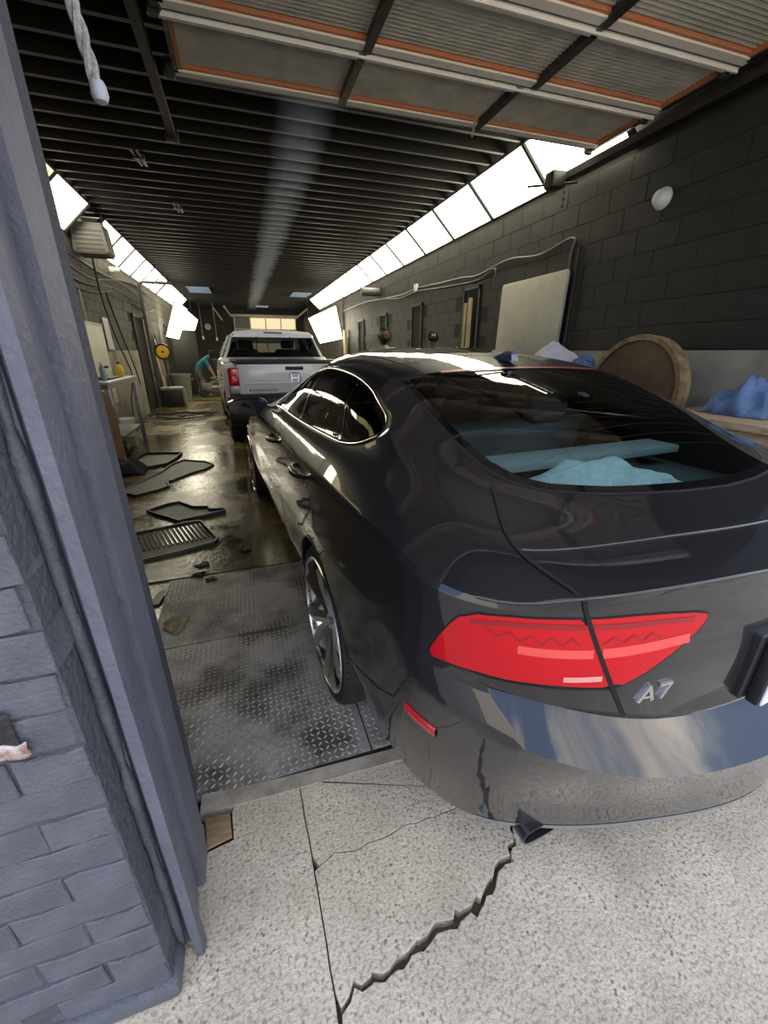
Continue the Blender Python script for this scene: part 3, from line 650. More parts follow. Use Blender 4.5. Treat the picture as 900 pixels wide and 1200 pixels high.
def carve(name, poly, axes, cond, only='body', snap=True):
    """faces whose centre lies in poly (in the two named axes) become panel `name`; shared verts are pulled onto the outline"""
    i, j = axes; k = 3-i-j
    sel = inside(FC[:, i], FC[:, j], poly) & cond(FC) & np.array([g in (only if isinstance(only, tuple) else (only,)) for g in GROUP])
    idx = np.where(sel)[0]; vin = set(); vout = set()
    for f in idx: vin.update(faces[f])
    for f in np.where(~sel)[0]: vout.update(faces[f])
    dp = densify(list(poly), .004)
    for v in (vin & vout if snap else ()):
        p = VCO[v]; d = (dp[:, 0]-p[i])**2+(dp[:, 1]-p[j])**2; q = dp[d.argmin()]
        if d.min() < .05**2:
            o_ = [0, 0, 0]; o_[i] = q[0]; o_[j] = q[1]; sgn = 1 if p[k] > FC[idx][:, k].mean()*0 else -1
            o_[k] = p[k]; best = None
            for s_ in (1, -1):
                org = Vector(o_); org[k] = p[k]+s_*.15; dr = Vector((0, 0, 0)); dr[k] = -s_
                h = shell_bvh.ray_cast(org, dr, .3)
                if h[0] is not None and (best is None or abs(h[0][k]-p[k]) < abs(best-p[k])): best = h[0][k]
            VCO[v][i] = q[0]; VCO[v][j] = q[1]
            if best is not None: VCO[v][k] = best
    GROUP[idx] = name
    return len(idx)
def onshell(p, k):
    """nearest shell point looking along axis k"""
    best = None
    for s_ in (1, -1):
        org = Vector(p); org[k] = p[k]+s_*.25; dr = Vector((0, 0, 0)); dr[k] = -s_
        h = shell_bvh.ray_cast(org, dr, .5)
        if h[0] is not None and (best is None or (h[0]-Vector(p)).length < (best[0]-Vector(p)).length): best = (h[0], h[1])
    if best is None: h = shell_bvh.find_nearest(Vector(p)); best = (h[0], h[1])
    return best
def ribbon(name, pts, width, m, parent, off=.0012, closed=False, k=None, step=.012, h=0., bulge=False):
    """a strip laid on the shell along 3D points"""
    P = densify(pts, step, closed); L, R = [], []; n = len(P); base = []
    for p in P:
        if k is None: q = shell_bvh.find_nearest(Vector(p)); base.append((q[0], q[1]))
        else: base.append(onshell(p, k))
    vs = []; fs = []
    for i in range(n):
        p, nr = base[i]; a = base[i-1 if (i or closed) else i][0]; b = base[(i+1) % n if (i < n-1 or closed) else i][0]
        t = (b-a).normalized() if (b-a).length > 1e-9 else Vector((1, 0, 0)); c = Vector((p.x, 0, p.z-.7)); c.y = 0
        if nr.dot(c+Vector((0, (p.y-1.2)*.4, 0))) < 0: nr = -nr
        s = nr.cross(t).normalized()*width/2
        if bulge:
            vs += [p+s-nr*.002, p+s*.8+nr*(off+h*.7), p+nr*(off+h), p-s*.8+nr*(off+h*.7), p-s-nr*.002]
        else: vs += [p+s+nr*off, p-s+nr*off]
    w_ = 5 if bulge else 2
    for i in range(n if closed else n-1):
        a = i*w_; b = ((i+1) % n)*w_
        for q in range(w_-1): fs.append((a+q, a+q+1, b+q+1, b+q))
    return pyd(name, vs, fs, m, parent, smooth=True)
both = (-1, 1)
# wheel arches
for s in both:
    for yc in (0., 2.914):
        circ = [(yc+.372*math.cos(a), .36+.372*math.sin(a)) for a in np.linspace(0, 2*PI, 72, endpoint=False)]
        circ = [(y_, max(z_, -.1)) for y_, z_ in circ]
        carve('void', circ, (1, 2), lambda F, s=s: (F[:, 0]*s > .55) & (F[:, 2] < .8))
# rear window
RW = [(-.565,.02),(-.579,-.116),(-.582,-.219),(-.586,-.314),(-.585,-.394),(-.582,-.461),(-.575,-.518),(-.561,-.58),(-.54,-.627),(-.507,-.672),(-.469,-.707),(-.344,-.778),(-.163,-.826),(0,-.842)]
RWT = [(-.47,.018),(-.28,.016),(0,.02)]
rwp = [np.array(p) for p in smooth_poly(RW, 5, False)]; rwp = rwp+[p*np.array((-1, 1)) for p in rwp[::-1][1:]]
top_ = [np.array(p) for p in smooth_poly([(-.565,.02)]+RWT, 5, False)]
rw_top = top_+[p*np.array((-1, 1)) for p in top_[::-1][1:]]
RWP = rwp+[p for p in rw_top[::-1]][1:-1]
carve('rear_glass', [tuple(p) for p in RWP], (0, 1), lambda F: (F[:, 2] > 1.05) & (F[:, 1] < .4))
# windscreen
WS = [(-.60,2.5),(-.35,2.65),(0,2.7),(.35,2.65),(.60,2.5),(.52,1.95),(.42,1.62),(0,1.70),(-.42,1.62),(-.52,1.95)]
carve('windscreen', WS, (0, 1), lambda F: F[:, 2] > .95)
# side windows (y, z)
SW = [(1.72,1.066),(1.4,1.078),(1.06,1.083),(.68,1.091),(.395,1.10),(.183,1.108),(.019,1.115),(-.086,1.13),(-.157,1.152),(-.206,1.184),(-.174,1.213),(-.099,1.244),(.05,1.289),(.19,1.316),(.35,1.336),(.56,1.349),(.80,1.352),(1.0,1.34),(1.18,1.31),(1.38,1.24),(1.56,1.17),(1.70,1.11)]
SWP = [tuple(p) for p in smooth_poly(SW, 5)]
for s in both:
    c_ = lambda F, s=s: F[:, 0]*s > .5
    carve('side_glass%d' % s, SWP, (1, 2), c_)
    carve('quarter_glass%d' % s, [(.05, 1.0), (.065, 1.126), (.204, 1.26), (.262, 1.308), (.3, 1.5), (-.6, 1.5), (-.6, 1.0)], (1, 2), c_, 'side_glass%d' % s)
    carve('front_glass%d' % s, [(.80, 1.0), (.92, 1.5), (2.3, 1.5), (2.3, 1.0)], (1, 2), c_, 'side_glass%d' % s)
# tail lights (x, z) on the left, mirrored on the right
TLO = [(-.658,.968),(-.71,.966),(-.768,.961),(-.815,.951),(-.838,.932),(-.847,.91),(-.858,.865),(-.866,.816),(-.867,.797),(-.85,.803),(-.809,.816),(-.74,.826),(-.684,.827),(-.601,.824),(-.632,.897)]
TLI = [(-.647,.968),(-.564,.969),(-.488,.964),(-.41,.955),(-.386,.948),(-.387,.938),(-.405,.919),(-.463,.884),(-.531,.85),(-.588,.823),(-.620,.897)]
for s in both:
    f = lambda P: [(-x*s, z) for x, z in P]
    carve('tail_outer%d' % s, f(TLO), (0, 2), lambda F: F[:, 1] < -.6)
    carve('tail_inner%d' % s, f(TLI), (0, 2), lambda F: F[:, 1] < -.6)
# lid, bumper by grid lines
U2 = 2*MU
for i, (u, v, s) in enumerate(fuv):
    if GROUP[i] == 'body':
        if u < U2 and VI['D2'] <= v < VI['I']+MV: GROUP[i] = 'lid'
        elif v < VI['D2'] and u < U2: GROUP[i] = 'bumper'
        elif v < VI['E']-2 and u < int(4.75*MU) and FC[i][1] < -.45: GROUP[i] = 'bumper'
for s in both:
    carve('door_rear%d' % s, [(.98, .2), (.98, 1.5), (.03, 1.5), (.03, 1.108), (-.06, 1.045), (-.05, .97), (.05, .84), (.2, .73), (.40, .62), (.45, .45), (.47, .3), (.47, .24), (.98, .22)], (1, 2), lambda F, s=s: (F[:, 0]*s > .7) & (F[:, 2] < 1.13) & (F[:, 2] > .24), snap=False)
    carve('door_front%d' % s, [(.98, .2), (.98, 1.5), (2.2, 1.5), (2.2, 1.0), (2.16, .8), (2.1, .6), (2.1, .24)], (1, 2), lambda F, s=s: (F[:, 0]*s > .7) & (F[:, 2] < 1.13) & (F[:, 2] > .24), snap=False)
def panel(name, groups, m, parent=car, shift=0.):
    sel = np.where(np.isin(GROUP, groups))[0]
    if not len(sel): return None
    use = sorted({v for f in sel for v in faces[f]}); re = {v: i for i, v in enumerate(use)}
    v = VCO[use].copy()
    o = pyd(name, v, [tuple(re[a] for a in faces[f]) for f in sel], m, parent)
    bm = bmesh.new(); bm.from_mesh(o.data); bmesh.ops.remove_doubles(bm, verts=bm.verts, dist=2e-4)
    bmesh.ops.recalc_face_normals(bm, faces=bm.faces)
    if shift:
        for q in bm.verts: q.co += q.normal*shift
    bm.to_mesh(o.data); bm.free()
    for p in o.data.polygons: p.use_smooth = True
    o.data.set_sharp_from_angle(angle=math.radians(38)); return o
body = panel('body_shell', ['body'], M_paint); lid = panel('hatch_lid', ['lid'], M_paint); bumper = panel('rear_bumper', ['bumper'], M_paint)
rglass = panel('rear_window', ['rear_glass'], M_rglass); panel('windscreen', ['windscreen'], M_wglass)
def light_mat(name, c, em):
    m = mat(name, c, .12, coat=1., spec=.6); b = m.node_tree.nodes['Principled BSDF']; b.inputs['Emission Color'].default_value = tuple(c)+(1,); b.inputs['Emission Strength'].default_value = em; return m
M_red = mat('red_lens', (.52, .003, .010), .2, coat=.45, spec=.2); M_red2 = mat('pale_red_band', (.72, .07, .06), .3, coat=.2); M_red3 = mat('deep_red_lens', (.26, .002, .008), .2, coat=.4)
doors = {}
for s in both:
    doors[s, 'r'] = panel('rear_door', ['door_rear%d' % s], M_paint); doors[s, 'f'] = panel('front_door', ['door_front%d' % s], M_paint)
    panel('side_window', ['side_glass%d' % s], M_sglass, doors[s, 'r']); panel('quarter_window', ['quarter_glass%d' % s], M_sglass); panel('side_window', ['front_glass%d' % s], M_sglass, doors[s, 'f'])
    to = panel('tail_light', ['tail_outer%d' % s], M_red, shift=.002); ti = panel('tail_light', ['tail_inner%d' % s], M_red, lid, shift=.002)
    X = lambda x: -x*s if s > 0 else x
    mir = lambda P, y_=-.95: [(x if s < 0 else -x, yy, z) for x, yy, z in P]
    def rear(P): return [(x if s < 0 else -x, -.97 if abs(x) < .7 else -.9, z) for x, z in P]
    # lens details
    ribbon('lens_band', rear([(-.638, .898), (-.70, .897), (-.76, .896)]), .018, M_red2, to, off=.0030, k=1)
    ribbon('lens_band', rear([(-.622, .899), (-.52, .903), (-.43, .906)]), .02, M_red2, ti, off=.0030, k=1)
    ribbon('lens_bar', rear([(-.652, .952), (-.72, .951), (-.78, .945), (-.825, .93)]), .010, M_red3, to, off=.0030, k=1)
    ribbon('lens_bar', rear([(-.64, .953), (-.5, .95), (-.42, .944)]), .010, M_red3, ti, off=.0030, k=1)
    for q in range(9):
        x0 = -.66-.016*q; ribbon('lens_element', rear([(x0, .913+(.016 if q % 2 else 0)), (x0-.016, .929-(.016 if q % 2 else 0))]), .003, M_red3, to, off=.0031, k=1)
    for q in range(6):
        x0 = -.62+.02*q; ribbon('lens_element', rear([(x0, .917+(.014 if q % 2 else 0)), (x0+.02, .931-(.014 if q % 2 else 0))]), .003, M_red3, ti, off=.0031, k=1)
    ribbon('lens_marking', rear([(-.620, .846), (-.688, .843)]), .012, mat('pale_pink_lens', (.75, .30, .26), .3), to, off=.0031, k=1)
    for P, par in ((TLO, to), (TLI, ti)):
        ribbon('lens_seal', rear(P), .007, M_seam, par, off=.001, closed=True, k=1)
    # side reflector
    refl = [(-.93*(-s), y_, z_) for y_, z_ in ((-.735, .605), (-.815, .645), (-.885, .675))]
    def side(P, x=.9): return [(x*s, y_, z_) for y_, z_ in P]
    ribbon('side_reflector', [(s*x_, y_, .572) for x_, y_ in ((.879, -.725), (.866, -.761), (.852, -.798), (.842, -.822))], .032, mat('red_reflector', (.45, .01, .02), .25, coat=.5), bumper, off=.002, h=.004, bulge=True)
    # trims and shut lines
    ribbon('window_trim', side(SWP, .75), .022, M_chrome, car, off=.001, h=.004, bulge=True, closed=True, k=0)
    ribbon('shut_line', side([(.03, 1.108), (-.06, 1.045), (-.05, .97), (.05, .84), (.2, .73), (.36, .67)], .93), .006, M_seam, car, off=.003, k=0)
    ribbon('shut_line', side([(.47, .3), (.47, .25), (.98, .23), (2.1, .24), (2.16, .8), (2.2, 1.0), (2.2, 1.04)], .93), .006, M_seam, car, off=.003, k=0)
    ribbon('shut_line', side([(.98, .23), (.98, 1.08)], .93), .006, M_seam, car, off=.003, k=0)
    ribbon('pillar_trim', side([(.06, 1.118), (.204, 1.26), (.262, 1.318)], .75), .012, M_blkgloss, car, off=.002, k=0)
    ribbon('pillar_trim', side([(.80, 1.09), (.89, 1.345)], .72), .045, M_blkgloss, car, off=.002, k=0)
    lo = VI['D2']
    ribbon('shut_line', [(v_[0]*s, v_[1], v_[2]) for v_ in [G3[U2][q] for q in range(VI['D2'], VI['I']+1)]], .009, M_seam, lid, off=.0035)
    ribbon('shut_line', [(-x*s if s > 0 else x, y_, z_) for x, y_, z_ in ((-.869, -.794, .794), (-.878, -.731, .673), (-.89, -.671, .558), (-.906, -.585, .514), (-.92, -.489, .491), (-.927, -.379, .46))] if s < 0 else [(x, y_, z_) for x, y_, z_ in ((.869, -.794, .794), (.878, -.731, .673), (.89, -.671, .558), (.906, -.585, .514), (.92, -.489, .491), (.927, -.379, .46))], .006, M_seam, car, off=.0008)
    ribbon('bumper_seam', rear([(-.866, .792), (-.82, .808), (-.74, .819), (-.60, .818)]), .004, M_seam, bumper, off=.0006, k=1)
    for hy in (.19, 1.0):
        hz = .975 if hy < .5 else .96
        p, nrm = onshell((.94*s, hy, hz), 0)
        hp = []
        for q in range(9):
            t = q/8; yy = hy-.11+.22*t; p, _n = onshell((.94*s, yy, hz), 0); hp.append((p.x+s*(.002+.032*math.sin(PI*t)**.5), yy, hz))
        tube('door_handle', hp, [.010+.006*math.sin(PI*q/8) for q in range(9)], M_paint, doors[s, 'r' if hy < .5 else 'f'], seg=10)
    # arch lips and liners
    for yc in (0., 2.914):
        ar = [(.92*s, yc+.374*math.cos(a), .36+.374*math.sin(a)) for a in np.linspace(-.28, PI+.28, 40)]
        ribbon('arch_lip', ar, .016, M_paint, car, off=.0005, h=.003, bulge=True, k=0)
        bm = bmesh.new(); A = []; B = []
        for a in np.linspace(-.35, PI+.35, 30):
            A.append(bm.verts.new((.93*s, yc+.375*math.cos(a), .36+.375*math.sin(a)))); B.append(bm.verts.new((.55*s, yc+.375*math.cos(a), .36+.375*math.sin(a))))
        for q in range(29): bm.faces.new((A[q], A[q+1], B[q+1], B[q]))
        bm.faces.new(B)
        for vv in A:
            p, _n = onshell((.92*s, vv.co.y, vv.co.z), 0); vv.co.x = p.x-s*.004
        frombm('wheel_liner', bm, M_plastic, car)
    # mirror
    mr = []
    mm = empty
    o = sheet('mirror_housing', lambda u, v: (s*(.90+.235*u), 1.98-.0-.10*math.sin(PI*v)*(.65+.35*math.sin(PI*u))**1+.0, 1.02+.085*math.cos(PI*v)*(math.sin(PI*(.08+.84*u))**.6)), 14, 14, M_paint, doors[s, 'f'], thick=0)
    bm = bmesh.new(); r_ = 20; rings = []
    for i_, (yy, sc) in enumerate(((1.865, .80), (1.88, 1.0), (1.93, 1.04), (1.98, .95), (2.03, .72), (2.06, .35), (2.065, .02))):
        ring = []
        for q in range(r_):
            a = 2*PI*q/r_; cx_ = math.copysign(abs(math.cos(a))**.7, math.cos(a)); sz_ = math.copysign(abs(math.sin(a))**.75, math.sin(a))
            ring.append(bm.verts.new((s*(.985+.15*cx_*sc), yy+.02*cx_*.0, 1.035+.068*sz_*sc*(1-.12*cx_))))
        rings.append(ring)
    for A, B in zip(rings, rings[1:]):
        for q in range(r_): bm.faces.new((A[q], A[(q+1) % r_], B[(q+1) % r_], B[q]))
    bm.faces.new(rings[0][::-1]); bmesh.ops.recalc_face_normals(bm, faces=bm.faces)
    bpy.data.objects.remove(o); mh = frombm('mirror_housing', bm, M_paint, doors[s, 'f'], smooth=True, auto=40)
    bm = bmesh.new(); bm.faces.new([bm.verts.new((s*(.985+.138*math.copysign(abs(math.cos(2*PI*q/24))**.7, math.cos(2*PI*q/24))), 1.862, 1.035+.058*math.copysign(abs(math.sin(2*PI*q/24))**.75, math.sin(2*PI*q/24)))) for q in range(24)])
    frombm('mirror_glass', bm, mat('mirror_glass', (.01, .011, .013), .05, spec=.15), mh)
    tube('mirror_arm', [(s*.84, 1.98, 1.03), (s*.93, 1.96, 1.0)], [.03, .022], M_blkgloss, mh)
    # exhaust tip
    ex = []
    bm = bmesh.new()
    def ring(y_, w_, h_, n=24): return [bm.verts.new((s*.59+w_*math.copysign(abs(math.cos(2*PI*q/n))**.6, math.cos(2*PI*q/n)), y_, .243+h_*math.copysign(abs(math.sin(2*PI*q/n))**.7, math.sin(2*PI*q/n)))) for q in range(n)]
    rr_ = [ring(-.5, .04, .022), ring(-.75, .05, .024), ring(-.85, .055, .026), ring(-.965, .06, .026), ring(-.965, .055, .022), ring(-.87, .05, .02)]
    for A, B in zip(rr_, rr_[1:]):
        for q in range(24): bm.faces.new((A[q], A[(q+1) % 24], B[(q+1) % 24], B[q]))
    bm.faces.new(rr_[-1]); bmesh.ops.recalc_face_normals(bm, faces=bm.faces)
    frombm('exhaust_tip', bm, mat('dark_steel_tip', (.07, .07, .075), .3, metal=.8), car, smooth=True, auto=40)
# rear window frit and trims
def band(name, inner, outer, m, off): 
    vs = []; n = len(inner)
    for a, b in zip(inner, outer):
        for q in (a, b):
            p, nr = onshell((q[0], q[1], 1.25), 2); nr = nr if nr.z > 0 else -nr; vs.append(p+nr*off)
    return pyd(name, vs, [(2*i, 2*i+1, (2*i+3) % (2*n), (2*i+2) % (2*n)) for i in range(n)], m, rglass, smooth=True)
dr = densify([tuple(p) for p in RWP], .015); cen = np.array((0, -.40)); inner = [tuple(p+(cen-p)/np.linalg.norm(cen-p)*(.03 if p[1] > -.55 else .034)) for p in dr]
band('glass_border', [tuple(p) for p in dr], inner, mat('black_glass_border', (.004, .004, .005), .06, coat=.5), .0006)
ribbon('glass_seal', [(p[0], p[1], 1.25) for p in dr], .010, M_seam, rglass, off=.001, closed=True, k=2)
ribbon('high_brake_light', [(p[0], p[1]-.012, 1.36) for p in rw_top if abs(p[0]) < .42], .022, mat('dark_red_strip', (.42, .04, .10), .3, coat=.5), lid, off=.005, k=2)
for q in range(11):      # heater wires
    yy = -.10-.055*q; ww = .5-.0*q
    ribbon('heater_wire', [(-.5+.02*max(0, q-7), yy, 1.2), (.5-.02*max(0, q-7), yy, 1.2)], .0011, mat('heater_wire', (.02, .016, .015), .5), rglass, off=.0008, k=2, step=.05)
# lid crease lines, spoiler gap
ribbon('spoiler_gap', [(-x, y_, z_) if x else (0, y_, z_) for x, y_, z_ in [tuple(G3[u][VI['H']]) for u in range(U2-1, -1, -1)]]+[tuple(G3[u][VI['H']]) for u in range(1, U2)], .005, M_seam, lid, off=.001)
ribbon('roof_shut_line', [(-.46, .20, 1.37), (-.2, .235, 1.39), (0, .24, 1.4), (.2, .235, 1.39), (.46, .20, 1.37)], .006, M_seam, car, off=.0008, k=2)
for s in both: ribbon('roof_shut_line', [(s*.47, -.02, 1.34), (s*.475, .2, 1.36), (s*.48, .5, 1.38), (s*.47, 1.0, 1.4), (s*.44, 1.5, 1.38), (s*.42, 1.8, 1.35)], .008, M_seam, car, off=.0008, k=2)
pano = ribbon('sunroof_glass', [(0, .36, 1.4), (0, 1.55, 1.4)], .78, mat('black_roof_glass', (.004, .004, .005), .03, coat=1.), car, off=.0, k=2)
bpy.data.objects.remove(pano)
vs = []; fs = []
for i in range(21):
    for j in range(17):
        x = -.40+.8*j/16; y_ = .33+1.18*i/20; p, nr = onshell((x, y_, 1.4), 2); nr = nr if nr.z > 0 else -nr; vs.append(p+nr*.0015)
for i in range(20):
    for j in range(16): fs.append((i*17+j, i*17+j+1, (i+1)*17+j+1, (i+1)*17+j))
pyd('sunroof_glass', vs, fs, MATS['black_roof_glass'], car, smooth=True)
# plate, recess, badge
pl = empty
def rearpt(x, z, off=0.):
    p, nr = onshell((x, -1.05, z), 1); nr = nr if nr.y < 0 else -nr; return p+nr*off
bm = bmesh.new(); bbox(bm, (-.232, -1.106, .70), (.232, -1.075, .875), .004, 1); rec = frombm('plate_recess', bm, M_plastic, lid)
bm = bmesh.new(); bbox(bm, (-.214, -1.132, .695), (.214, -1.106, .875), .006, 2); plf = frombm('plate_frame', bm, M_plastic, lid, smooth=True, auto=40)
bm = bmesh.new(); bbox(bm, (-.207, -1.1365, .70), (.207, -1.132, .87), .001, 1); lp = frombm('licence_plate', bm, mat('white_plate', (.75, .77, .80), .35), lid)
def poly_mark(name, loops, m, parent, y_, th=.003):
    for lp_ in loops:
        bm = bmesh.new(); bprism(bm, lp_, y_, y_-th, 'xz'); frombm(name, bm, m, parent)
M_blue = mat('plate_blue', (.03, .10, .40), .4)
poly_mark('plate_letter', [[(-.190, .745), (-.182, .745), (-.182, .835), (-.190, .835)], [(-.182, .827), (-.145, .827), (-.145, .835), (-.182, .835)], [(-.182, .745), (-.145, .745), (-.145, .753), (-.182, .753)], [(-.145, .745), (-.135, .755), (-.135, .825), (-.145, .835)]], M_blue, lp, -1.1365, .0012)
def badge(strokes, ox, oz, sc):
    for st in strokes:
        (x0, z0), (x1, z1), wd = st
        a = Vector((x0, 0, z0)); b = Vector((x1, 0, z1)); t = (b-a).normalized(); n_ = Vector((-t.z, 0, t.x))*wd/2
        bm = bmesh.new(); A = []; B = []
        for q in (a+n_, b+n_, b-n_, a-n_):
            X_, Z_ = ox+q.x*sc, oz+q.z*sc; A.append(bm.verts.new(rearpt(X_, Z_, .0005))); B.append(bm.verts.new(rearpt(X_, Z_, .006)))
        bm.faces.new(A); bm.faces.new(B[::-1])
        for i in range(4): bm.faces.new((A[i], A[(i+1) % 4], B[(i+1) % 4], B[i]))
        bmesh.ops.recalc_face_normals(bm, faces=bm.faces); frombm('badge_stroke', bm, M_chrome, lid)
badge([((0, 0), (.55, 1), .2), ((.5, 1), (.85, 0), .2), ((.25, .3), (.8, .3), .16), ((1.15, .93), (1.95, .93), .17), ((1.9, 1), (1.4, 0), .2)], -.535, .778, .038)
tube('spoiler_lip', [tuple((G3[u][VI['H']]-np.array((0, .004, -.0002)))*np.array((-1, 1, 1))) for u in range(U2, 0, -1)]+[tuple(G3[u][VI['H']]-np.array((0, .004, -.0002))) for u in range(0, U2)], .0028, M_paint, lid, seg=8)
tube('lid_lip', [tuple(G3[u][VI['G']]*np.array((-1, 1, 1))) for u in range(int(3.5*MU), 0, -1)]+[tuple(G3[u][VI['G']]) for u in range(0, int(3.5*MU))], .0042, M_paint, lid, seg=8)
# antenna fin
p, nr = onshell((0, .16, 1.39), 2)
bm = bmesh.new(); prof = [(-.09, 0), (.09, 0), (.02, .02), (-.05, .048), (-.082, .052), (-.078, .025)]
bprism(bm, [(a, b+p.z-.004) for a, b in prof], -.012, .012, 'yz')
for v in bm.verts:
    v.co.y += .16; hgt = (v.co.z-p.z)/.052; v.co.x *= 1.6-1.1*max(0, hgt)
frombm('antenna_fin', bm, mat('blue_grey_gloss', (.03, .045, .08), .1, coat=1.), car)
# underbody, rear diffuser edge
box('underbody', (-.66, -.70, .26), (.66, 3.4, .32), M_plastic, car)
ribbon('lower_trim', [tuple(G3[u][0]*np.array((-1, 1, 1))) for u in range(3*MU, 0, -1)]+[tuple(G3[u][0]) for u in range(0, 3*MU)], .02, mat('pale_lower_trim', (.28, .30, .31), .3, metal=.4), bumper, off=.001)
# ---- wheels
def make_wheel():
    t = empty('wheel')
    bm = bmesh.new(); R_ = .345
    blathe(bm, [(.284, -.122), (.305, -.13), (.325, -.128), (.339, -.11), (.345, -.08), (.345, .08), (.339, .11), (.325, .128), (.30, .13), (.272, .125)], 64, 'x', caps=False)
    frombm('tyre', bm, M_rubber, None, smooth=True, auto=40).parent = t
    vs = []; fs = []
    for q in range(60):
        for s_ in (-1, 1):
            a0 = 2*PI*q/60; k = len(vs)
            for x, a in ((.0, a0), (.125*s_, a0+.05*1), (.125*s_, a0+.068), (.0, a0+.018)):
                rr2 = .3465 if abs(x) < .08 else .335; vs.append((x if abs(x) < .1 else x*.98, rr2*math.cos(a), rr2*math.sin(a)))
            fs.append((k, k+1, k+2, k+3))
    pyd('tread_grooves', vs, fs, M_seam, t)
    lathe('rim_barrel', [(.287, -.133), (.29, -.128), (.272, -.120), (.262, -.10), (.25, .0), (.24, .11)], mat('polished_barrel', (.9, .9, .9), .22, metal=1.), t, 64, 'x', caps=False)
    lathe('brake_disc', [(.05, -.03), (.175, -.03), (.175, -.015), (.05, -.015)], mat('brake_steel', (.2, .2, .2), .35, metal=.9), t, 40, 'x')
    box('brake_caliper', (-.075, .06, .09), (-.005, .16, .19), mat('caliper_grey', (.08, .08, .08), .5), t, bev=.01)
    for q in range(5):
        a = 2*PI*q/5+.3
        bm = bmesh.new()
        for s_ in (-1, 1):
            secs = []
            for r_, w_, xo, sp in ((.035, .03, -.08, .012), (.10, .03, -.095, .024), (.19, .032, -.118, .044), (.255, .036, -.126, .066)):
                c = s_*sp; secs.append([(xo, c-w_, r_), (xo-.014, c, r_), (xo, c+w_, r_), (xo+.03, c, r_)])
            rings = [[bm.verts.new((x, y_*math.cos(a)-z_*math.sin(a), y_*math.sin(a)+z_*math.cos(a))) for x, y_, z_ in sec] for sec in secs]
            for A, B in zip(rings, rings[1:]):
                for k in range(4): bm.faces.new((A[k], A[(k+1) % 4], B[(k+1) % 4], B[k]))
            bm.faces.new(rings[-1])
        bmesh.ops.recalc_face_normals(bm, faces=bm.faces); frombm('spoke', bm, M_chrome2, t, smooth=True, auto=30)
    lathe('hub_cap', [(.0, -.10), (.03, -.098), (.036, -.09), (.045, -.07), (.05, -.02)], M_chrome2, t, 24, 'x')
    bm = bmesh.new()
    for q in range(30):
        a = 2*PI*q/30; blathe(bm, [(.0, -.128), (.004, -.127), (.0045, -.118)], 6, 'x', c=(0, .266*math.cos(a), .266*math.sin(a)))
    tag(frombm('rim_bolts', bm, mat('dark_bolt', (.06, .06, .06), .3, metal=.8), t), kind='stuff')
    return t
wh = make_wheel()
wheels = []
for i, (x, y_, rz) in enumerate(((-.80, 0, 0), (.80, 0, PI), (-.80, 2.914, .0), (.80, 2.914, PI))):
    # the wheel is a part of the car: its pieces hang below one mesh (the tyre)
    pass
parts = list(wh.children); bpy.data.objects.remove(wh)
ty = [o for o in parts if o.name.startswith('tyre')][0]; ty.name = 'wheel'
for o in parts:
    o.parent = None if o is ty else ty
for i, (x, y_, rz) in enumerate(((-.805, 0, 0), (.805, 0, PI), (-.805, 2.914, .0), (.805, 2.914, PI))):
    tt = ty if i == 0 else copy_tree(ty)
    tt.parent = car; tt.location = (x, y_, .345); tt.rotation_euler = (rz and .4, 0, rz)
# ---- cabin
M_cab = mat('dark_cabin_trim', (.05, .054, .056), .7, c2=(.07, .075, .076), nscale=20); M_seat = mat('black_leather', (.26, .29, .29), .5, bump=.2, bscale=60)
M_shelf = mat('grey_blue_parcel_shelf', (.26, .31, .315), .7); M_carpet = mat('dark_boot_carpet', (.06, .07, .072), .95)
box('cabin_floor', (-.74, -.9, .31), (.74, 2.6, .40), M_carpet, car)
box('boot_floor', (-.52, -.93, .62), (.52, -.15, .66), M_carpet, car)
box('parcel_shelf', (-.54, -.72, .985), (.54, -.12, 1.002), M_carpet, car, bev=.006)
box('shelf_rim', (-.52, -.40, 1.055), (.49, -.26, 1.085), M_shelf, car, bev=.005)
box('cabin_wall', (-.80, .3, .4), (-.76, 2.4, .98), M_cab, car); box('cabin_wall', (.76, .3, .4), (.80, 2.4, .98), M_cab, car)
box('dashboard', (-.74, 2.05, .7), (.74, 2.6, .96), M_cab, car, bev=.04)
def seat(x, y_, w_, nm='seat'):
    bm = bmesh.new(); bbox(bm, (x-w_/2, y_, .42), (x+w_/2, y_+.5, .58), .04, 2)
    M_ = Matrix.Translation((x, y_+.02, .55)) @ Matrix.Rotation(math.radians(18), 4, 'X'); bbox(bm, (-w_/2, -.06, 0), (w_/2, .06, .58), .05, 2, M_)
    return frombm(nm, bm, M_seat, car, smooth=True, auto=50)
def headrest(x, y_, z, sd):
    o = box('headrest', (x-.125, y_-.045, z), (x+.125, y_+.045, z+.15), M_seat, sd, bev=.035, seg=3)
    for q in (-.05, .05): tube('headrest_post', [(x+q, y_, z-.05), (x+q, y_, z+.02)], .006, M_chrome, sd)
for x in (-.38, .38):
    sd = seat(x, 1.35, .5, 'front_seat'); headrest(x, 1.17, 1.13, sd)
rs = seat(0, .42, 1.3, 'rear_bench')
for x in (-.38, .38): headrest(x, .25, 1.09, rs)
tube('steering_wheel', [(-.38+.18*math.cos(a), 1.93+.06*math.sin(a), .9+.17*math.sin(a)) for a in np.linspace(0, 2*PI, 24, endpoint=False)], .014, M_cab, car, closed=True)
M_towel = mat('aqua_microfibre', (.60, .74, .75), .95, c2=(.46, .60, .62), nscale=30, bump=.8, bscale=140)
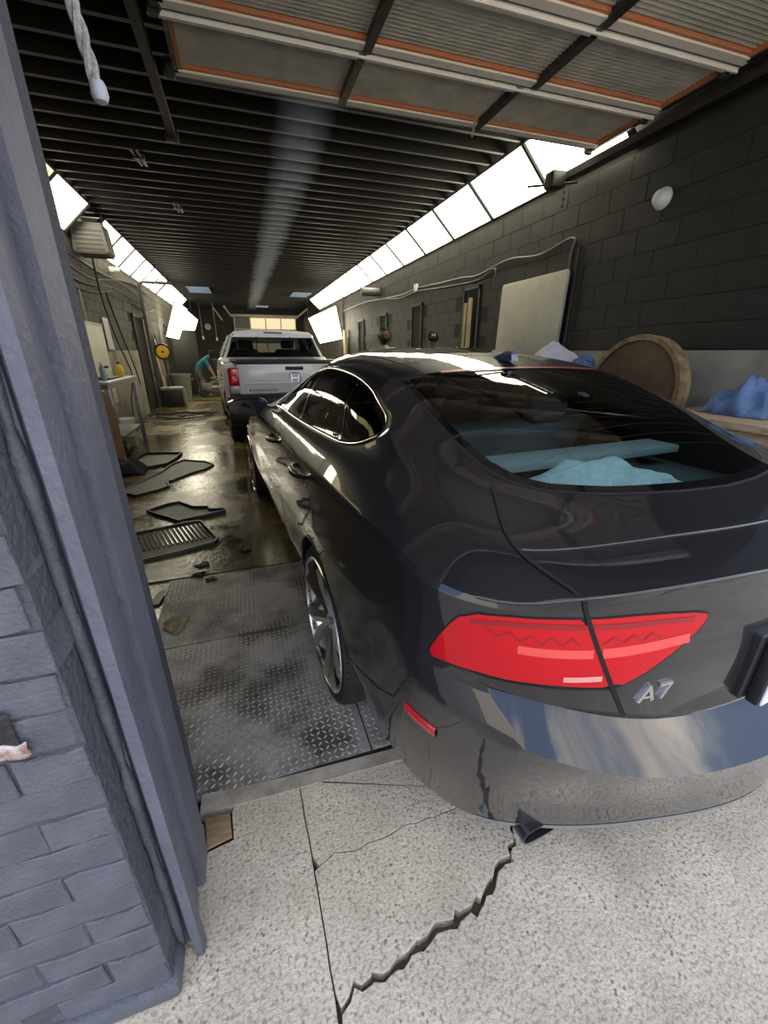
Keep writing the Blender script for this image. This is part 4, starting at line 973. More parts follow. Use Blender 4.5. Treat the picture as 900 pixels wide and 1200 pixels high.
tw = sheet('towel', lambda u, v: (-.47+.66*u+.05*noise.noise((v*3, u*2, 1)), -.80+.34*v+.10*(1-u)*(v)-.0+.02*noise.noise((u*4, v*3, 2)), 1.008+(.085*max(0, math.sin(PI*u))*max(0, math.sin(PI*v))**.6*(1+.9*noise.noise((u*5, v*4, 7))))+.012*noise.noise((u*14, v*10, 4))+.006), 40, 24, M_towel, None)
tw.location = (0, 0, 0)
tw.matrix_world = Matrix.Translation(CAR_LOC) @ Matrix.Rotation(CAR_YAW, 4, 'Z'); tag(tw, 'crumpled aqua microfibre towel behind the rear window of the dark car', 'towel')
# ================================================================== WHITE PICKUP
TY = 6.38
tk = empty('pickup_truck', (.735, TY, 0), .072, 'white pickup truck parked nose first ahead of the dark car', 'pickup truck')
M_tw = mat('white_truck_paint', (.82, .84, .87), .25, coat=.8); M_tg = mat('truck_glass_dark', (.01, .011, .012), .04, coat=.5); M_tb = mat('truck_black_plastic', (.012, .013, .016), .5)
def side_prism(name, poly, x0, x1, m, par, bev=.02):
    bm = bmesh.new(); bprism(bm, poly, x0, x1, 'yz')
    if bev: bmesh.ops.bevel(bm, geom=[e for e in bm.edges if e.calc_face_angle(0) > .4], offset=bev, segments=2, affect='EDGES', profile=.5)
    bmesh.ops.recalc_face_normals(bm, faces=bm.faces); return frombm(name, bm, m, par, smooth=True, auto=45)
arch = [(1.18+.46*math.cos(a), .40+.46*math.sin(a)) for a in np.linspace(PI, 0, 13)]
for s in both:
    poly = [(.10, .62), (.10, 1.25), (.16, 1.28), (1.75, 1.30), (1.75, .45)]+[p for p in arch[::-1] if p[1] > .45]
    poly = [(.10, .55), (.10, 1.22), (.14, 1.28), (1.75, 1.30), (1.75, .42), (1.64, .42)]+arch[::-1][1:-1]+[(.72, .55)]
    side_prism('bed_side', poly, s*.80, s*.975, M_tw, tk, .025)
    tl = box('tail_lamp', (s*.865-.06, -.005, .90), (s*.865+.085, .17, 1.22), mat('truck_red_lens', (.42, .006, .012), .12, coat=1.), tk, bev=.018)
    box('reverse_lens', (s*.865-.055, -.012, .875), (s*.865+.08, .14, .985), mat('clear_lens', (.36, .37, .39), .15, coat=.6), tl, bev=.012)
    for q in range(2): box('lamp_cell', (s*.865-.035, -.0105, 1.02+.09*q), (s*.865+.055, -.003, 1.085+.09*q), mat('red_cell', (.75, .04, .03), .2), tl, bev=.006)
    box('arch_trim', (s*.94, .66, .42), (s*.985, .75, .85), M_tb, tk, bev=.01)
tg = box('tailgate', (-.80, 0, .86), (.80, .08, 1.285), M_tw, tk, bev=.022, seg=3)
box('tailgate_cap', (-.80, -.008, 1.268), (.80, .085, 1.298), M_tb, tg, bev=.006)
box('tailgate_crease', (-.72, -.008, 1.0), (.72, .004, 1.015), M_tw, tg, bev=.004)
box('tailgate_handle', (-.13, -.012, 1.185), (.13, .01, 1.235), M_tb, tg, bev=.008)
def strokes(name, segs, m, par, y_, w_, th=.008):
    for (x0, z0), (x1, z1) in segs:
        a = Vector((x0, 0, z0)); b = Vector((x1, 0, z1)); t = (b-a).normalized(); n_ = Vector((-t.z, 0, t.x))*w_/2
        bm = bmesh.new(); bprism(bm, [((q).x, (q).z) for q in (a+n_, b+n_, b-n_, a-n_)], y_-th, y_, 'xz'); frombm(name, bm, m, par)
ez = 1.075
strokes('emblem', [((-.045, ez-.055), (-.055, ez+.055)), ((.045, ez-.055), (.055, ez+.055)), ((-.048, ez), (.048, ez))], M_chrome, tg, 0, .018)
bm = bmesh.new(); btube(bm, [(.085*math.copysign(abs(math.cos(a))**.6, math.cos(a)), -.004, ez+.075*math.copysign(abs(math.sin(a))**.7, math.sin(a))) for a in np.linspace(0, 2*PI, 28, endpoint=False)], .006, 6, True); frombm('emblem_ring', bm, M_chrome, tg)
for q in range(9): box('model_lettering', (-.66+.045*q, -.007, .905), (-.66+.045*q+.03, .0, .93), mat('grey_lettering', (.2, .21, .22), .4, metal=.5), tg)
bp_ = side_prism('rear_bumper', [(-.14, .50), (-.14, .80), (-.10, .86), (.12, .86), (.35, .62), (.35, .45), (-.02, .42)], -.97, .97, M_tb, tk, .03)
box('bumper_step', (-.4, -.165, .70), (.4, -.12, .80), mat('truck_grey_plastic', (.04, .042, .045), .6), bp_, bev=.01)
box('plate_holder', (-.17, -.155, .60), (.17, -.135, .70), M_seam, bp_)
box('bed_floor', (-.80, .08, .80), (.80, 1.75, .86), M_tb, tk)
box('bed_cover', (-.80, .09, 1.285), (.80, 1.72, 1.318), mat('tonneau_black', (.02, .02, .021), .5), tk, bev=.012)
# cab
side_prism('cab_lower', [(1.70, .42), (1.70, 1.34), (3.6, 1.30), (4.9, 1.15), (5.25, 1.0), (5.3, .5), (5.2, .4)], -.95, .95, M_tw, tk, .05)
def loft4(name, lo, hi, m, par, bev=.0):
    v = [tuple(p) for p in lo]+[tuple(p) for p in hi]
    return pyd(name, v, [(3, 2, 1, 0), (4, 5, 6, 7), (0, 1, 5, 4), (1, 2, 6, 5), (2, 3, 7, 6), (3, 0, 4, 7)], m, par)
bm = bmesh.new(); prof = [(-.74, 1.70), (-.66, 1.765), (-.3, 1.795), (0, 1.80), (.3, 1.795), (.66, 1.765), (.74, 1.70)]; rings = []
for y_, sc, dz in ((1.80, .97, -.04), (1.84, 1., -.0), (2.6, 1., .0), (3.2, 1., -.01), (3.45, .97, -.06)):
    rings.append([bm.verts.new((x*sc, y_, z+dz)) for x, z in prof]+[bm.verts.new((x*sc*.97, y_, 1.69+dz)) for x in (.74, -.74)])
for A, B in zip(rings, rings[1:]):
    for k in range(9): bm.faces.new((A[k], A[(k+1) % 9], B[(k+1) % 9], B[k]))
bm.faces.new(rings[0]); bm.faces.new(rings[-1][::-1]); bmesh.ops.recalc_face_normals(bm, faces=bm.faces)
roof = frombm('cab_roof', bm, M_tw, tk, smooth=True, auto=40)
for s in both:
    for (yb, yt, xb, xt, w_) in ((1.73, 1.84, .90, .71, .11), (2.65, 2.62, .93, .735, .07), (3.95, 3.35, .92, .71, .09)):
        loft4('cab_pillar', [(s*(xb-.05), yb, 1.32), (s*xb, yb, 1.32), (s*xb, yb+w_, 1.32), (s*(xb-.05), yb+w_, 1.32)], [(s*(xt-.06), yt, 1.72), (s*xt, yt, 1.72), (s*xt, yt+w_, 1.72), (s*(xt-.06), yt+w_, 1.72)], M_tw, tk)
    for (ya, yb_, ta, tb_) in ((1.84, 2.65, 1.92, 2.62), (2.72, 3.95, 2.69, 3.38)):
        pyd('cab_side_window', [(s*.91, ya, 1.32), (s*.91, yb_, 1.30), (s*.725, tb_, 1.70), (s*.725, ta, 1.70)], [(0, 1, 2, 3)], M_sglass, tk)
    m_ = box('door_mirror', (s*1.0-.10, 3.75, 1.28), (s*1.0+.12, 3.85, 1.46), M_tb, tk, bev=.03); box('mirror_cap', (s*1.0-.09, 3.84, 1.30), (s*1.0+.11, 3.88, 1.45), M_tw, m_, bev=.015)
rgw = pyd('cab_rear_window', [(-.82, 1.70, 1.345), (.82, 1.70, 1.345), (.69, 1.815, 1.72), (-.69, 1.815, 1.72)], [(0, 1, 2, 3)], glass('cab_glass', (.16, .17, .17)), tk)
for s in both: ribbon_v = pyd('window_divider', [(s*.34-.008, 1.696, 1.345), (s*.34+.008, 1.696, 1.345), (s*.29+.008, 1.811, 1.72), (s*.29-.008, 1.811, 1.72)], [(0, 1, 2, 3)], M_seam, rgw)
box('high_stop_lamp', (-.16, 1.79, 1.735), (.16, 1.83, 1.76), mat('stop_lamp_red', (.12, .01, .015), .2), roof)
pyd('cab_windscreen', [(-.86, 4.05, 1.31), (.86, 4.05, 1.31), (.69, 3.42, 1.70), (-.69, 3.42, 1.70)], [(0, 1, 2, 3)], M_wglass, tk)
for x in (-.42, .42):
    st = box('cab_seat', (x-.25, 2.75, .95), (x+.25, 2.93, 1.48), M_seat, tk, bev=.05); box('headrest', (x-.13, 2.78, 1.49), (x+.13, 2.88, 1.65), M_seat, st, bev=.035)
box('rear_cab_seat', (-.75, 1.9, .95), (.75, 2.05, 1.42), M_seat, tk, bev=.05)
box('cab_dash', (-.85, 3.7, 1.0), (.85, 4.2, 1.32), M_tb, tk, bev=.03)
def truck_wheel():
    bm = bmesh.new(); blathe(bm, [(.23, -.115), (.34, -.12), (.375, -.10), (.385, -.06), (.385, .06), (.375, .10), (.34, .12), (.23, .115)], 40, 'x', caps=False)
    w_ = frombm('wheel', bm, M_rubber, tk, smooth=True, auto=40)
    lathe('rim', [(.235, -.11), (.225, -.10), (.21, -.06), (.07, -.07), (.06, -.09), (.0, -.09)], mat('truck_rim', (.35, .35, .36), .3, metal=.9), w_, 40, 'x', caps=False)
    for q in range(5):
        a = 2*PI*q/5; o = box('spoke', (-.10, -.03, .06), (-.07, .03, .22), MATS['truck_rim'], w_, bev=.006); o.rotation_euler = (a, 0, 0)
    return w_
tw0 = truck_wheel()
for i, (x, y_, r) in enumerate(((-.83, 1.18, 0), (.83, 1.18, PI), (-.83, 4.36, 0), (.83, 4.36, PI))):
    o = tw0 if i == 0 else copy_tree(tw0, tk); o.location = (x, y_, .385); o.rotation_euler = (0, 0, r)
# ================================================================== FLOOR MATS AND SCRAPS
M_mat = mat('black_rubber_mat', (.012, .012, .013), .32, bump=.3, bscale=70); M_matin = mat('wet_mat_tray', (.010, .010, .009), .5, bump=.2, bscale=40)
def floor_mat_obj(poly, label, h=.025, inset=.045, rib=None, tilt=0):
    c = np.mean(poly, axis=0); t = empty('floor_mat', (c[0], c[1], .001), 0, label, 'floor mat', 'rubber car mats drying on the wet floor')
    P = densify([tuple(np.array(p)-c) for p in poly], .12); n = len(P)
    ar = sum(P[i][0]*P[(i+1) % n][1]-P[(i+1) % n][0]*P[i][1] for i in range(n)); P = P if ar > 0 else P[::-1]
    T = np.array([P[(i+1) % n]-P[i-1] for i in range(n)]); T /= np.linalg.norm(T, axis=1)[:, None]; IN = np.stack([-T[:, 1], T[:, 0]], 1)
    lift = lambda p: tilt*max(0, .5+p[0])
    vs = []; levels = ((0, 0.), (.004, h), (.016, h), (inset*.7, .007))
    for d, z in levels: vs += [(p[0]+q[0]*d, p[1]+q[1]*d, z+lift(p)) for p, q in zip(P, IN)]
    fs = [(k*n+i, k*n+(i+1) % n, (k+1)*n+(i+1) % n, (k+1)*n+i) for k in range(3) for i in range(n)]
    pyd('mat_rim', vs, fs, M_mat, t, smooth=True, auto=40)
    pyd('mat_tray', vs[3*n:], [tuple(range(n))], M_matin, t)
    return t, P
floor_mat_obj([(-1.03, 3.60), (-.90, 3.02), (-.62, 3.10), (-.36, 3.20), (-.335, 3.28), (-.50, 3.72), (-.62, 3.72), (-.80, 3.66)], 'ribbed black rubber car mat lying closest to the steel tread plate')
rt = bpy.data.objects['floor_mat']
for q in range(17):
    x0 = -.93+.033*q; v0 = (x0-.72, -.28+.012*q, .0); 
    bm = bmesh.new(); bbox(bm, (-.008, -.17, 0), (.008, .17, .012), .004, 1)
    o = frombm('mat_rib', bm, mat('wet_rib', (.06, .055, .045), .15), rt); o.location = (-.31+.033*q, -.04+.008*q, .007); o.rotation_euler = (0, 0, .33)
floor_mat_obj([(-1.02, 4.13), (-.90, 3.98), (-.78, 3.86), (-.70, 3.76), (-.45, 3.84), (-.30, 3.90), (-.30, 3.97), (-.44, 4.0), (-.46, 4.08), (-.60, 4.12), (-.75, 4.32), (-.86, 4.28)], 'plain black rubber car mat overlapping behind the ribbed mat', h=.03)
floor_mat_obj([(-1.42, 4.86), (-1.22, 4.66), (-1.02, 4.80), (-.92, 4.92), (-.96, 5.1), (-.74, 5.42), (-.60, 5.55), (-.50, 5.80), (-.62, 6.0), (-.92, 6.18), (-1.05, 5.95), (-1.12, 5.60)], 'long stepped black rubber car mat between the plain mat and the work table')
floor_mat_obj([(-1.62, 6.15), (-1.38, 5.78), (-1.10, 5.95), (-1.02, 6.25), (-.98, 6.60), (-1.25, 6.70), (-1.5, 6.72)], 'small square black rubber mat tray beside the work table leg', h=.04)
def blob(name, cx, cy, z, rx, ry, h, m, seed, nu=40, nv=12, jag=.35):
    vs = []; fs = []
    for j in range(nv+1):
        t = j/nv
        for i in range(nu):
            a = 2*PI*i/nu; r = t*(1+jag*noise.noise((math.cos(a)*1.6+seed, math.sin(a)*1.6, seed))+.12*noise.noise((math.cos(a)*6, math.sin(a)*6, seed)))
            x, y_ = cx+rx*r*math.cos(a), cy+ry*r*math.sin(a)
            vs.append((x, y_, z+h*(1-t*t)**.6*(.75+.7*noise.noise((x*18/max(rx*10, 1), y_*18/max(ry*10, 1), seed)))+.0015))
    for j in range(nv):
        for i in range(nu): fs.append((j*nu+i, (j+1)*nu+i, (j+1)*nu+(i+1) % nu, j*nu+(i+1) % nu))
    fs.append(tuple(nv*nu+i for i in range(nu))[::-1])
    return pyd(name, vs, fs, m, None, smooth=True)
bag = sheet('black_cloth', lambda u, v: (-1.75+.45*u, 5.55+.4*v, .012+.16*math.sin(PI*u)**.7*math.sin(PI*v)**.7*(1+.7*noise.noise((u*4, v*4, 2)))), 20, 20, mat('black_cloth', (.008, .008, .009), .8))
tag(bag, 'crumpled black cloth heap on the floor near the work table', 'cloth')
rag = blob('tan_rag', -.515, 2.17, .004, .065, .085, .022, mat('tan_rag', (.40, .31, .18), .95, c2=(.28, .20, .11), nscale=25, bump=.6, bscale=90), 3)
tag(rag, 'small crumpled tan rag lying on the diamond tread plate', 'rag')
pp = sheet('paper_scrap', lambda u, v: (-.70+.055*u+.03*v, 2.42+.15*v, .003+.012*v*u), 6, 6, mat('cream_paper', (.62, .58, .42), .8), thick=.002)
tag(pp, 'flat cream paper scrap at the edge of the tread plate by the jamb', 'paper')
for i, (x, y_, sz) in enumerate(((-.42, 2.86, .07), (-.44, 2.72, .06), (-.13, 3.0, .05), (-.36, 2.62, .045))):
    d = blob('dirt_scrap', x, y_, .001 if y_ > 2.72 else .004, sz*.8, sz*.6, .014, mat('black_dirt', (.012, .011, .01), .6), i*3.3, 24, 5, .7)
    tag(d, ('largest lump of black debris between the ribbed mat and the tread plate', 'flat black debris at the tread plate edge', 'small black debris beside the floor groove', 'smallest black speck on the tread plate rim')[i], 'debris', 'black debris by the tread plate')
# ================================================================== LEFT SIDE CLUTTER
M_alu = mat('dull_aluminium', (.42, .42, .42), .45, metal=.6, c2=(.3, .3, .3), nscale=12)
wt = empty('work_table', (-1.9, 7.2, 0), 0, 'tall grey metal work table with bottles on it by the left wall', 'table')
box('table_top', (-.22, -.78, 1.02), (.22, .82, 1.06), M_alu, wt, bev=.008); box('table_apron', (-.20, -.76, .96), (.20, .80, 1.02), mat('grey_steel', (.22, .22, .22), .5, metal=.5), wt)
for sx in (-.18, .18):
    for sy in (-.74, .76): box('leg', (sx-.03, sy-.03, 0), (sx+.03, sy+.03, .97), M_alu, wt, bev=.006)
box('lower_shelf', (-.18, -.4, .26), (.18, .76, .285), MATS['grey_steel'], wt)
def bottle(loc, r, h, m, capm, label, cat='bottle'):
    t = empty('bottle', loc, 0, label, cat)
    lathe('bottle_body', [(r*.9, 0), (r, .01), (r, h*.62), (r*.75, h*.75), (r*.32, h*.82), (r*.32, h*.9), (0, h*.9)], m, t, 16); lathe('bottle_cap', [(r*.4, h*.88), (r*.4, h), (0, h)], capm, t, 12); return t
bottle((-1.80, 6.75, 1.06), .036, .24, mat('clear_blue_plastic', (.16, .34, .48), .2, coat=.4), MATS['white_plastic'], 'clear blue plastic bottle standing on the work table')
bottle((-1.83, 7.75, 1.06), .055, .22, mat('yellow_plastic', (.60, .42, .04), .35), M_plastic, 'yellow bottle with black cap on the far end of the work table')
sg = empty('spray_tool', (-1.88, 7.05, 1.06), 0, 'black spray tool lying on the work table', 'tool')
box('tool_tray', (-.12, -.2, 0), (.12, .35, .03), M_plastic, sg, bev=.01); tube('tool_nozzle', [(0, 0, .05), (.02, -.05, .16), (.10, -.06, .17)], [.03, .025, .015], M_plastic, sg); tube('tool_grip', [(0, .1, .04), (0, .02, .1)], .025, M_plastic, sg)
wb_ = empty('white_board_sheet', (XL+.03, 7.95, .55), 0, 'tall white sheet panel standing against the left block wall', 'panel')
box('panel_sheet', (-.015, -1.1, 0), (.012, 1.1, 1.32), mat('yellowed_white', (.50, .48, .38), .5, c2=(.42, .40, .31), nscale=3), wb_, bev=.004); box('panel_edge', (.008, -1.1, 1.29), (.02, 1.1, 1.33), MATS['yellowed_white'], wb_); box('panel_foot', (-.015, -1.1, -.55), (.01, 1.1, 0), mat('grey_board', (.2, .19, .16), .8), wb_)
stk = box('wooden_stake', (-2.27, 8.2, 1.88), (-2.24, 8.24, 2.35), mat('pale_stake', (.42, .38, .28), .8), bev=.004); tag(stk, 'short pale stake standing up from the top of the white panel', 'stake')
pg = sheet('white_flyer', lambda u, v: (XL+.03+.05*math.sin(PI*u)*v, 9.2+.35*u, 2.0-.55*v), 6, 8, mat('paper_white', (.6, .6, .58), .8), thick=.003); tag(pg, 'white curled paper pinned to the left wall beside the white panel', 'paper')
ca = empty('cardboard_sheet', (-1.80, 6.25, 0), .1, 'torn brown cardboard sheet leaning at the near end of the work table', 'cardboard')
prism('sheet_body', [(-.16, .0), (.16, .0), (.17, .70), (.12, .92), (.0, 1.0), (-.16, .98)], 0, .012, mat('brown_cardboard', (.38, .24, .11), .9, c2=(.3, .18, .08), nscale=6), ca, plane='xz')
bk = empty('bucket', (-2.08, 8.45, 0), 0, 'white plastic bucket on the floor behind the work table', 'bucket')
lathe('bucket_body', [(.0, .0), (.12, .0), (.15, .32), (.155, .32), (.155, .29)], MATS['white_plastic'], bk, 24); tube('bucket_handle', [(.15*math.cos(a), .15*math.sin(a)*.4, .30+.12*math.sin(a)) for a in np.linspace(0, PI, 12)], .005, M_steel, bk)
bb = sheet('black_bag', lambda u, v: (-2.18+.42*u, 6.95+.4*v, .006+.16*math.sin(PI*u)**.6*math.sin(PI*v)**.6*(1+.4*noise.noise((u*3, v*3, 5)))), 18, 18, M_plastic); tag(bb, 'black plastic bag slumped under the work table', 'bag')
# heater box
ht = empty('heater_box', (-2.03, 8.76, 2.90), 0, 'grey metal box unit hanging below the ceiling at the gap in the left light panels', 'heater')
prism('box_casing', [(-.26, -.0), (.24, .0), (.20, .40), (-.24, .40)], -.2, .2, mat('grey_casing', (.20, .195, .18), .6), ht, plane='xz', bev=.012)
box('grille', (-.23, -.235, -.03), (.21, .2, .0), mat('dark_grille', (.05, .045, .04), .6), ht)
for q in range(5): box('louvre', (-.2, -.24, .05+.06*q), (.17, -.222, .058+.06*q), mat('grey_louvre', (.13, .125, .115), .6), ht)
for x in (-.2, .18): tube('hanger_rod', [(x, 0, .4), (x, 0, .6)], .008, M_steel, ht)
# cables and pipes on left wall
xl = XL+.02
for i, (z0, sag, y0, y1) in enumerate(((2.72, .10, 6.8, 14.2), (2.60, .16, 6.8, 13.2), (2.48, .12, 6.8, 13.6), (2.42, .2, 7.2, 15.0))):
    pts = [(xl+.01*i, y0+(y1-y0)*k/8, z0-.02*k*i*.3+sag*.5*math.sin(k*1.3+i)+.03*k) for k in range(9)]
    cable('wall_cable', pts, .014 if i % 2 else .018, ('topmost black cable running along the left block wall', 'second black cable sagging below the topmost one on the left block wall', 'third black cable of the bundle on the left block wall', 'lowest black cable of the bundle on the left block wall')[i], m=mat('black_cable', (.015, .014, .013), .5))
cable('power_cord', [(-2.1, 8.76, 2.86), (-2.2, 9.2, 2.3), (-2.24, 9.8, 1.6), (-2.2, 10.2, 1.0), (-2.24, 9.9, .5), (-2.25, 9.8, .02)], .014, 'black cord hanging from the heater box down the left wall', 'cord', MATS['black_cable'])
cable('power_cord', [(xl, 9.9, 2.5), (xl, 10.3, 1.9), (xl, 10.9, 1.2), (xl, 11.2, .7)], .014, 'black cord hanging from the cable bundle beside the dark doorway', 'cord', MATS['black_cable'])
pi = empty('drain_pipe', (-2.215, 12.95, 0), 0, 'dark vertical pipe bent at the top below the left light panels', 'pipe')
tube('pipe_run', [(0, 0, 0), (0, 0, 2.95), (.03, 0, 3.03), (.10, 0, 3.06), (.75, .1, 3.06)], .04, mat('dark_pipe', (.05, .048, .042), .5), pi, seg=10)
for z in (.8, 2.2): box('pipe_clamp', (-.05, -.05, z), (.05, .05, z+.05), M_steel, pi)
wl = empty('wall_lamp', (XL+.01, 10.6, 2.95), 0, 'small white lamp fitting on the left wall under the light panels', 'wall fixture'); box('fitting_body', (0, -.08, -.05), (.1, .08, .05), MATS['white_plastic'], wl, bev=.02); lathe('fitting_bulb', [(.04, 0), (.05, .05), (.03, .1), (0, .11)], MATS['white_plastic'], wl, 12, axis='x', c=(.08, 0, 0))
# yellow reel, bin, black box, boards
yr = empty('hose_reel', (-2.0, 13.3, 0), 0, 'yellow round reel face on a stand above the black box', 'hose reel')
lathe('reel_disc', [(.0, -.05), (.05, -.06), (.155, -.05), (.165, -.03), (.155, .0), (0, 0)], mat('yellow_paint', (.75, .46, .02), .4), yr, 28, axis='y', c=(0, 0, 1.42))
lathe('reel_rim', [(.17, -.06), (.21, -.06), (.22, 0), (.21, .08), (.17, .08)], M_plastic, yr, 28, axis='y', c=(0, 0, 1.42), caps=False); lathe('reel_hub', [(0, -.08), (.03, -.075), (.035, -.05)], M_plastic, yr, 14, axis='y', c=(0, 0, 1.42))
tube('reel_stand', [(0, .1, 0), (0, .1, 1.42)], .03, M_steel, yr)
for a in (0, 2.1, 4.2): tube('stand_foot', [(0, .1, .25), (.2*math.cos(a), .1+.2*math.sin(a), .012)], .014, M_steel, yr)
bn = empty('trash_can', (-1.86, 14.75, 0), 0, 'round grey plastic trash can beside the dark partition', 'trash can')
lathe('can_body', [(.0, 0), (.25, 0), (.30, .70), (.32, .71), (.32, .78), (.30, .78), (.28, .70), (.23, .05), (.0, .05)], mat('grey_bin_plastic', (.17, .175, .155), .6), bn, 32)
for s in both: box('can_handle', (s*.33-.03, -.07, .58), (s*.33+.03, .07, .64), MATS['grey_bin_plastic'], bn, bev=.01)
bx = empty('black_case', (-1.86, 12.85, 0), .05, 'black boxy case with a grey rim on the floor below the yellow reel', 'case')
box('case_body', (-.27, -.2, .0), (.25, .25, .48), M_plastic, bx, bev=.03); box('case_rim', (-.29, -.2, .44), (.27, .27, .52), MATS['grey_steel'], bx, bev=.02); box('case_side', (.22, -.18, .02), (.30, .24, .46), MATS['grey_bin_plastic'], bx, bev=.02)
M_ply = mat('bare_plywood', (.45, .36, .20), .8, c2=(.35, .27, .14), nscale=5, stretch=(1, 1, .2))
for i, (y_, w_, h, tilt) in enumerate(((13.72, .28, 1.5, .10), (14.02, .2, 1.75, .08), (14.24, .12, 1.9, .12))):
    o = box('leaning_board', (-.012, -w_/2, 0), (.012, w_/2, h), (M_ply, MATS['grey_steel'], mat('dark_board', (.05, .045, .035), .7))[i], bev=.003); o.location = (XL+.03+tilt*h, y_, .003); o.rotation_euler = (0, -tilt, 0)
    tag(o, ('bare plywood board leaning on the left wall behind the yellow reel', 'grey metal board leaning on the left wall between plywood and trash can', 'narrow dark board leaning on the left wall behind the trash can')[i], 'board')
for i in range(4):
    o = tube('broom_stick', [(-2.10-.02*i, 14.30+.04*i, .02), (-2.26, 14.36+.04*i, 1.25+.17*i)], .016, (M_ply, MATS['white_plastic'], M_steel, M_ply)[i]); tag(o, ('pale wooden tool handle leaning by the trash can', 'white tool handle leaning by the trash can', 'steel tool handle leaning by the trash can', 'longest wooden tool handle leaning by the trash can')[i], 'tool handle')
# hose coil on the floor
hose = empty('hose_coil', (-1.52, 10.7, .0), 0, 'thin black hose coiled in wide loops on the wet floor', 'hose')
for q, (r0, e, ph, zz) in enumerate(((.72, .62, 0, .012), (.68, .56, .6, .034), (.55, .40, 1.2, .014), (.42, .34, 2.0, .036), (.6, .22, .4, .058))):
    tube('hose_loop', [(r0*(1+.06*math.sin(3*a+ph))*math.cos(a)+.06*q*math.cos(ph), e*(1+.05*math.cos(2*a+ph))*math.sin(a)+.05*math.sin(ph), zz+.006*math.sin(5*a)) for a in np.linspace(0, 2*PI, 60, endpoint=False)], .011, M_rubber, hose, seg=6, closed=True)
tube('hose_end', [(.3, -.1, .06), (.1, .1, .08), (-.3, .05, .08), (-.5, .25, .06), (-.62, .3, .03), (-.70, .2, .03)], .011, M_rubber, hose, seg=6)
rng = tube('floor_ring', [(-1.52+.76*math.cos(a), 10.68+.72*math.sin(a), .012) for a in np.linspace(0, 2*PI, 60, endpoint=False)], .016, mat('pale_hose', (.42, .40, .34), .5), seg=6, closed=True); tag(rng, 'pale hose laid in one wide oval around the black hose coil', 'hose')
# partition, washer machine, tool cart, far wall items
pt = empty('partition', (-1.72, 16.4, 0), 0, 'dark upright partition board beside the trash can', 'partition'); box('board', (-.42, -.03, 0), (.36, .03, 2.05), mat('dark_partition', (.03, .03, .028), .7), pt, bev=.006); box('board_cap', (-.44, -.04, 2.05), (.38, .04, 2.1), MATS['dark_partition'], pt)
pw = empty('pressure_washer', (-1.08, 15.3, 0), 0, 'small wheeled pressure washer with pale hoses beside the bending person', 'machine')
box('washer_frame', (-.3, -.2, .14), (.3, .2, .19), M_steel, pw, bev=.01); box('washer_engine', (-.2, -.16, .19), (.08, .16, .45), MATS['grey_steel'], pw, bev=.03); lathe('washer_pump', [(.0, 0), (.07, 0), (.07, .2), (0, .2)], M_alu, pw, 16, axis='x', c=(.08, 0, .3))
for s in both: lathe('washer_wheel', [(.0, -.03), (.12, -.03), (.14, 0), (.12, .03), (0, .03)], M_rubber, pw, 20, axis='y', c=(-.2, s*.24, .14)); tube('washer_leg', [(.26, s*.15, .16), (.26, s*.15, 0)], .015, M_steel, pw)
tube('washer_handle', [(-.28, -.18, .19), (-.36, -.18, .75), (-.36, .18, .75), (-.28, .18, .19)], .016, M_steel, pw); tube('washer_hose', [(.2+.15*math.cos(a), .05+.15*math.sin(a)*.5, .42+.02*a) for a in np.linspace(0, 12, 40)], .012, MATS['pale_hose'], pw)
cart = empty('tool_cart', (-.60, 16.6, 0), 0, 'black tool cart with a pale label on its front by the back wall', 'cart')
box('cart_body', (-.32, -.25, .35), (.32, .25, 1.12), M_plastic, cart, bev=.02); box('cart_label', (-.2, -.256, .86), (.22, -.25, 1.0), MATS['white_plastic'], cart); box('cart_tray', (-.35, -.28, 1.12), (.35, .28, 1.18), M_steel, cart, bev=.01)
for sx in (-.27, .27):
    for sy in (-.2, .2): box('cart_leg', (sx-.02, sy-.02, .1), (sx+.02, sy+.02, .36), M_steel, cart); lathe('cart_caster', [(0, -.02), (.05, -.02), (.05, .02), (0, .02)], M_rubber, cart, 14, axis='x', c=(sx, sy, .05))
ck = empty('wall_clock', (-1.42, YB-.002, 2.62), 0, 'round white wall clock on the dark back wall', 'clock')
lathe('clock_rim', [(.15, 0), (.17, -.02), (.17, -.05), (.15, -.05)], M_plastic, ck, 28, axis='y', caps=False); lathe('clock_face', [(.15, -.03), (.001, -.03)], MATS['white_plastic'], ck, 28, axis='y', caps=False)
for (x, z) in ((.0, .1), (.06, -.03)): tube('clock_hand', [(0, -.036, 0), (x, -.036, z)], .006, M_seam, ck, seg=5)
for i, (x, y_, z0) in enumerate(((-1.55, 22.5, 2.1), (-.95, 22.5, 2.05))):
    o = empty('pull_chain', (x, y_, z0), 0, ('white pull chain hanging left of the wall clock', 'white pull chain hanging right of the wall clock, longer with a slanted arm')[i], 'chain'); tube('chain', [(0, 0, 0), (0, 0, 3.719-z0)], .012, MATS['pale_hose'], o, seg=5); lathe('chain_weight', [(0, -.16), (.04, -.14), (.05, -.05), (.015, 0)], MATS['white_plastic'], o, 10)
    if i: tube('chain_arm', [(0, 0, 1.3), (.35, .0, .75)], .035, MATS['pale_hose'], o, seg=6)
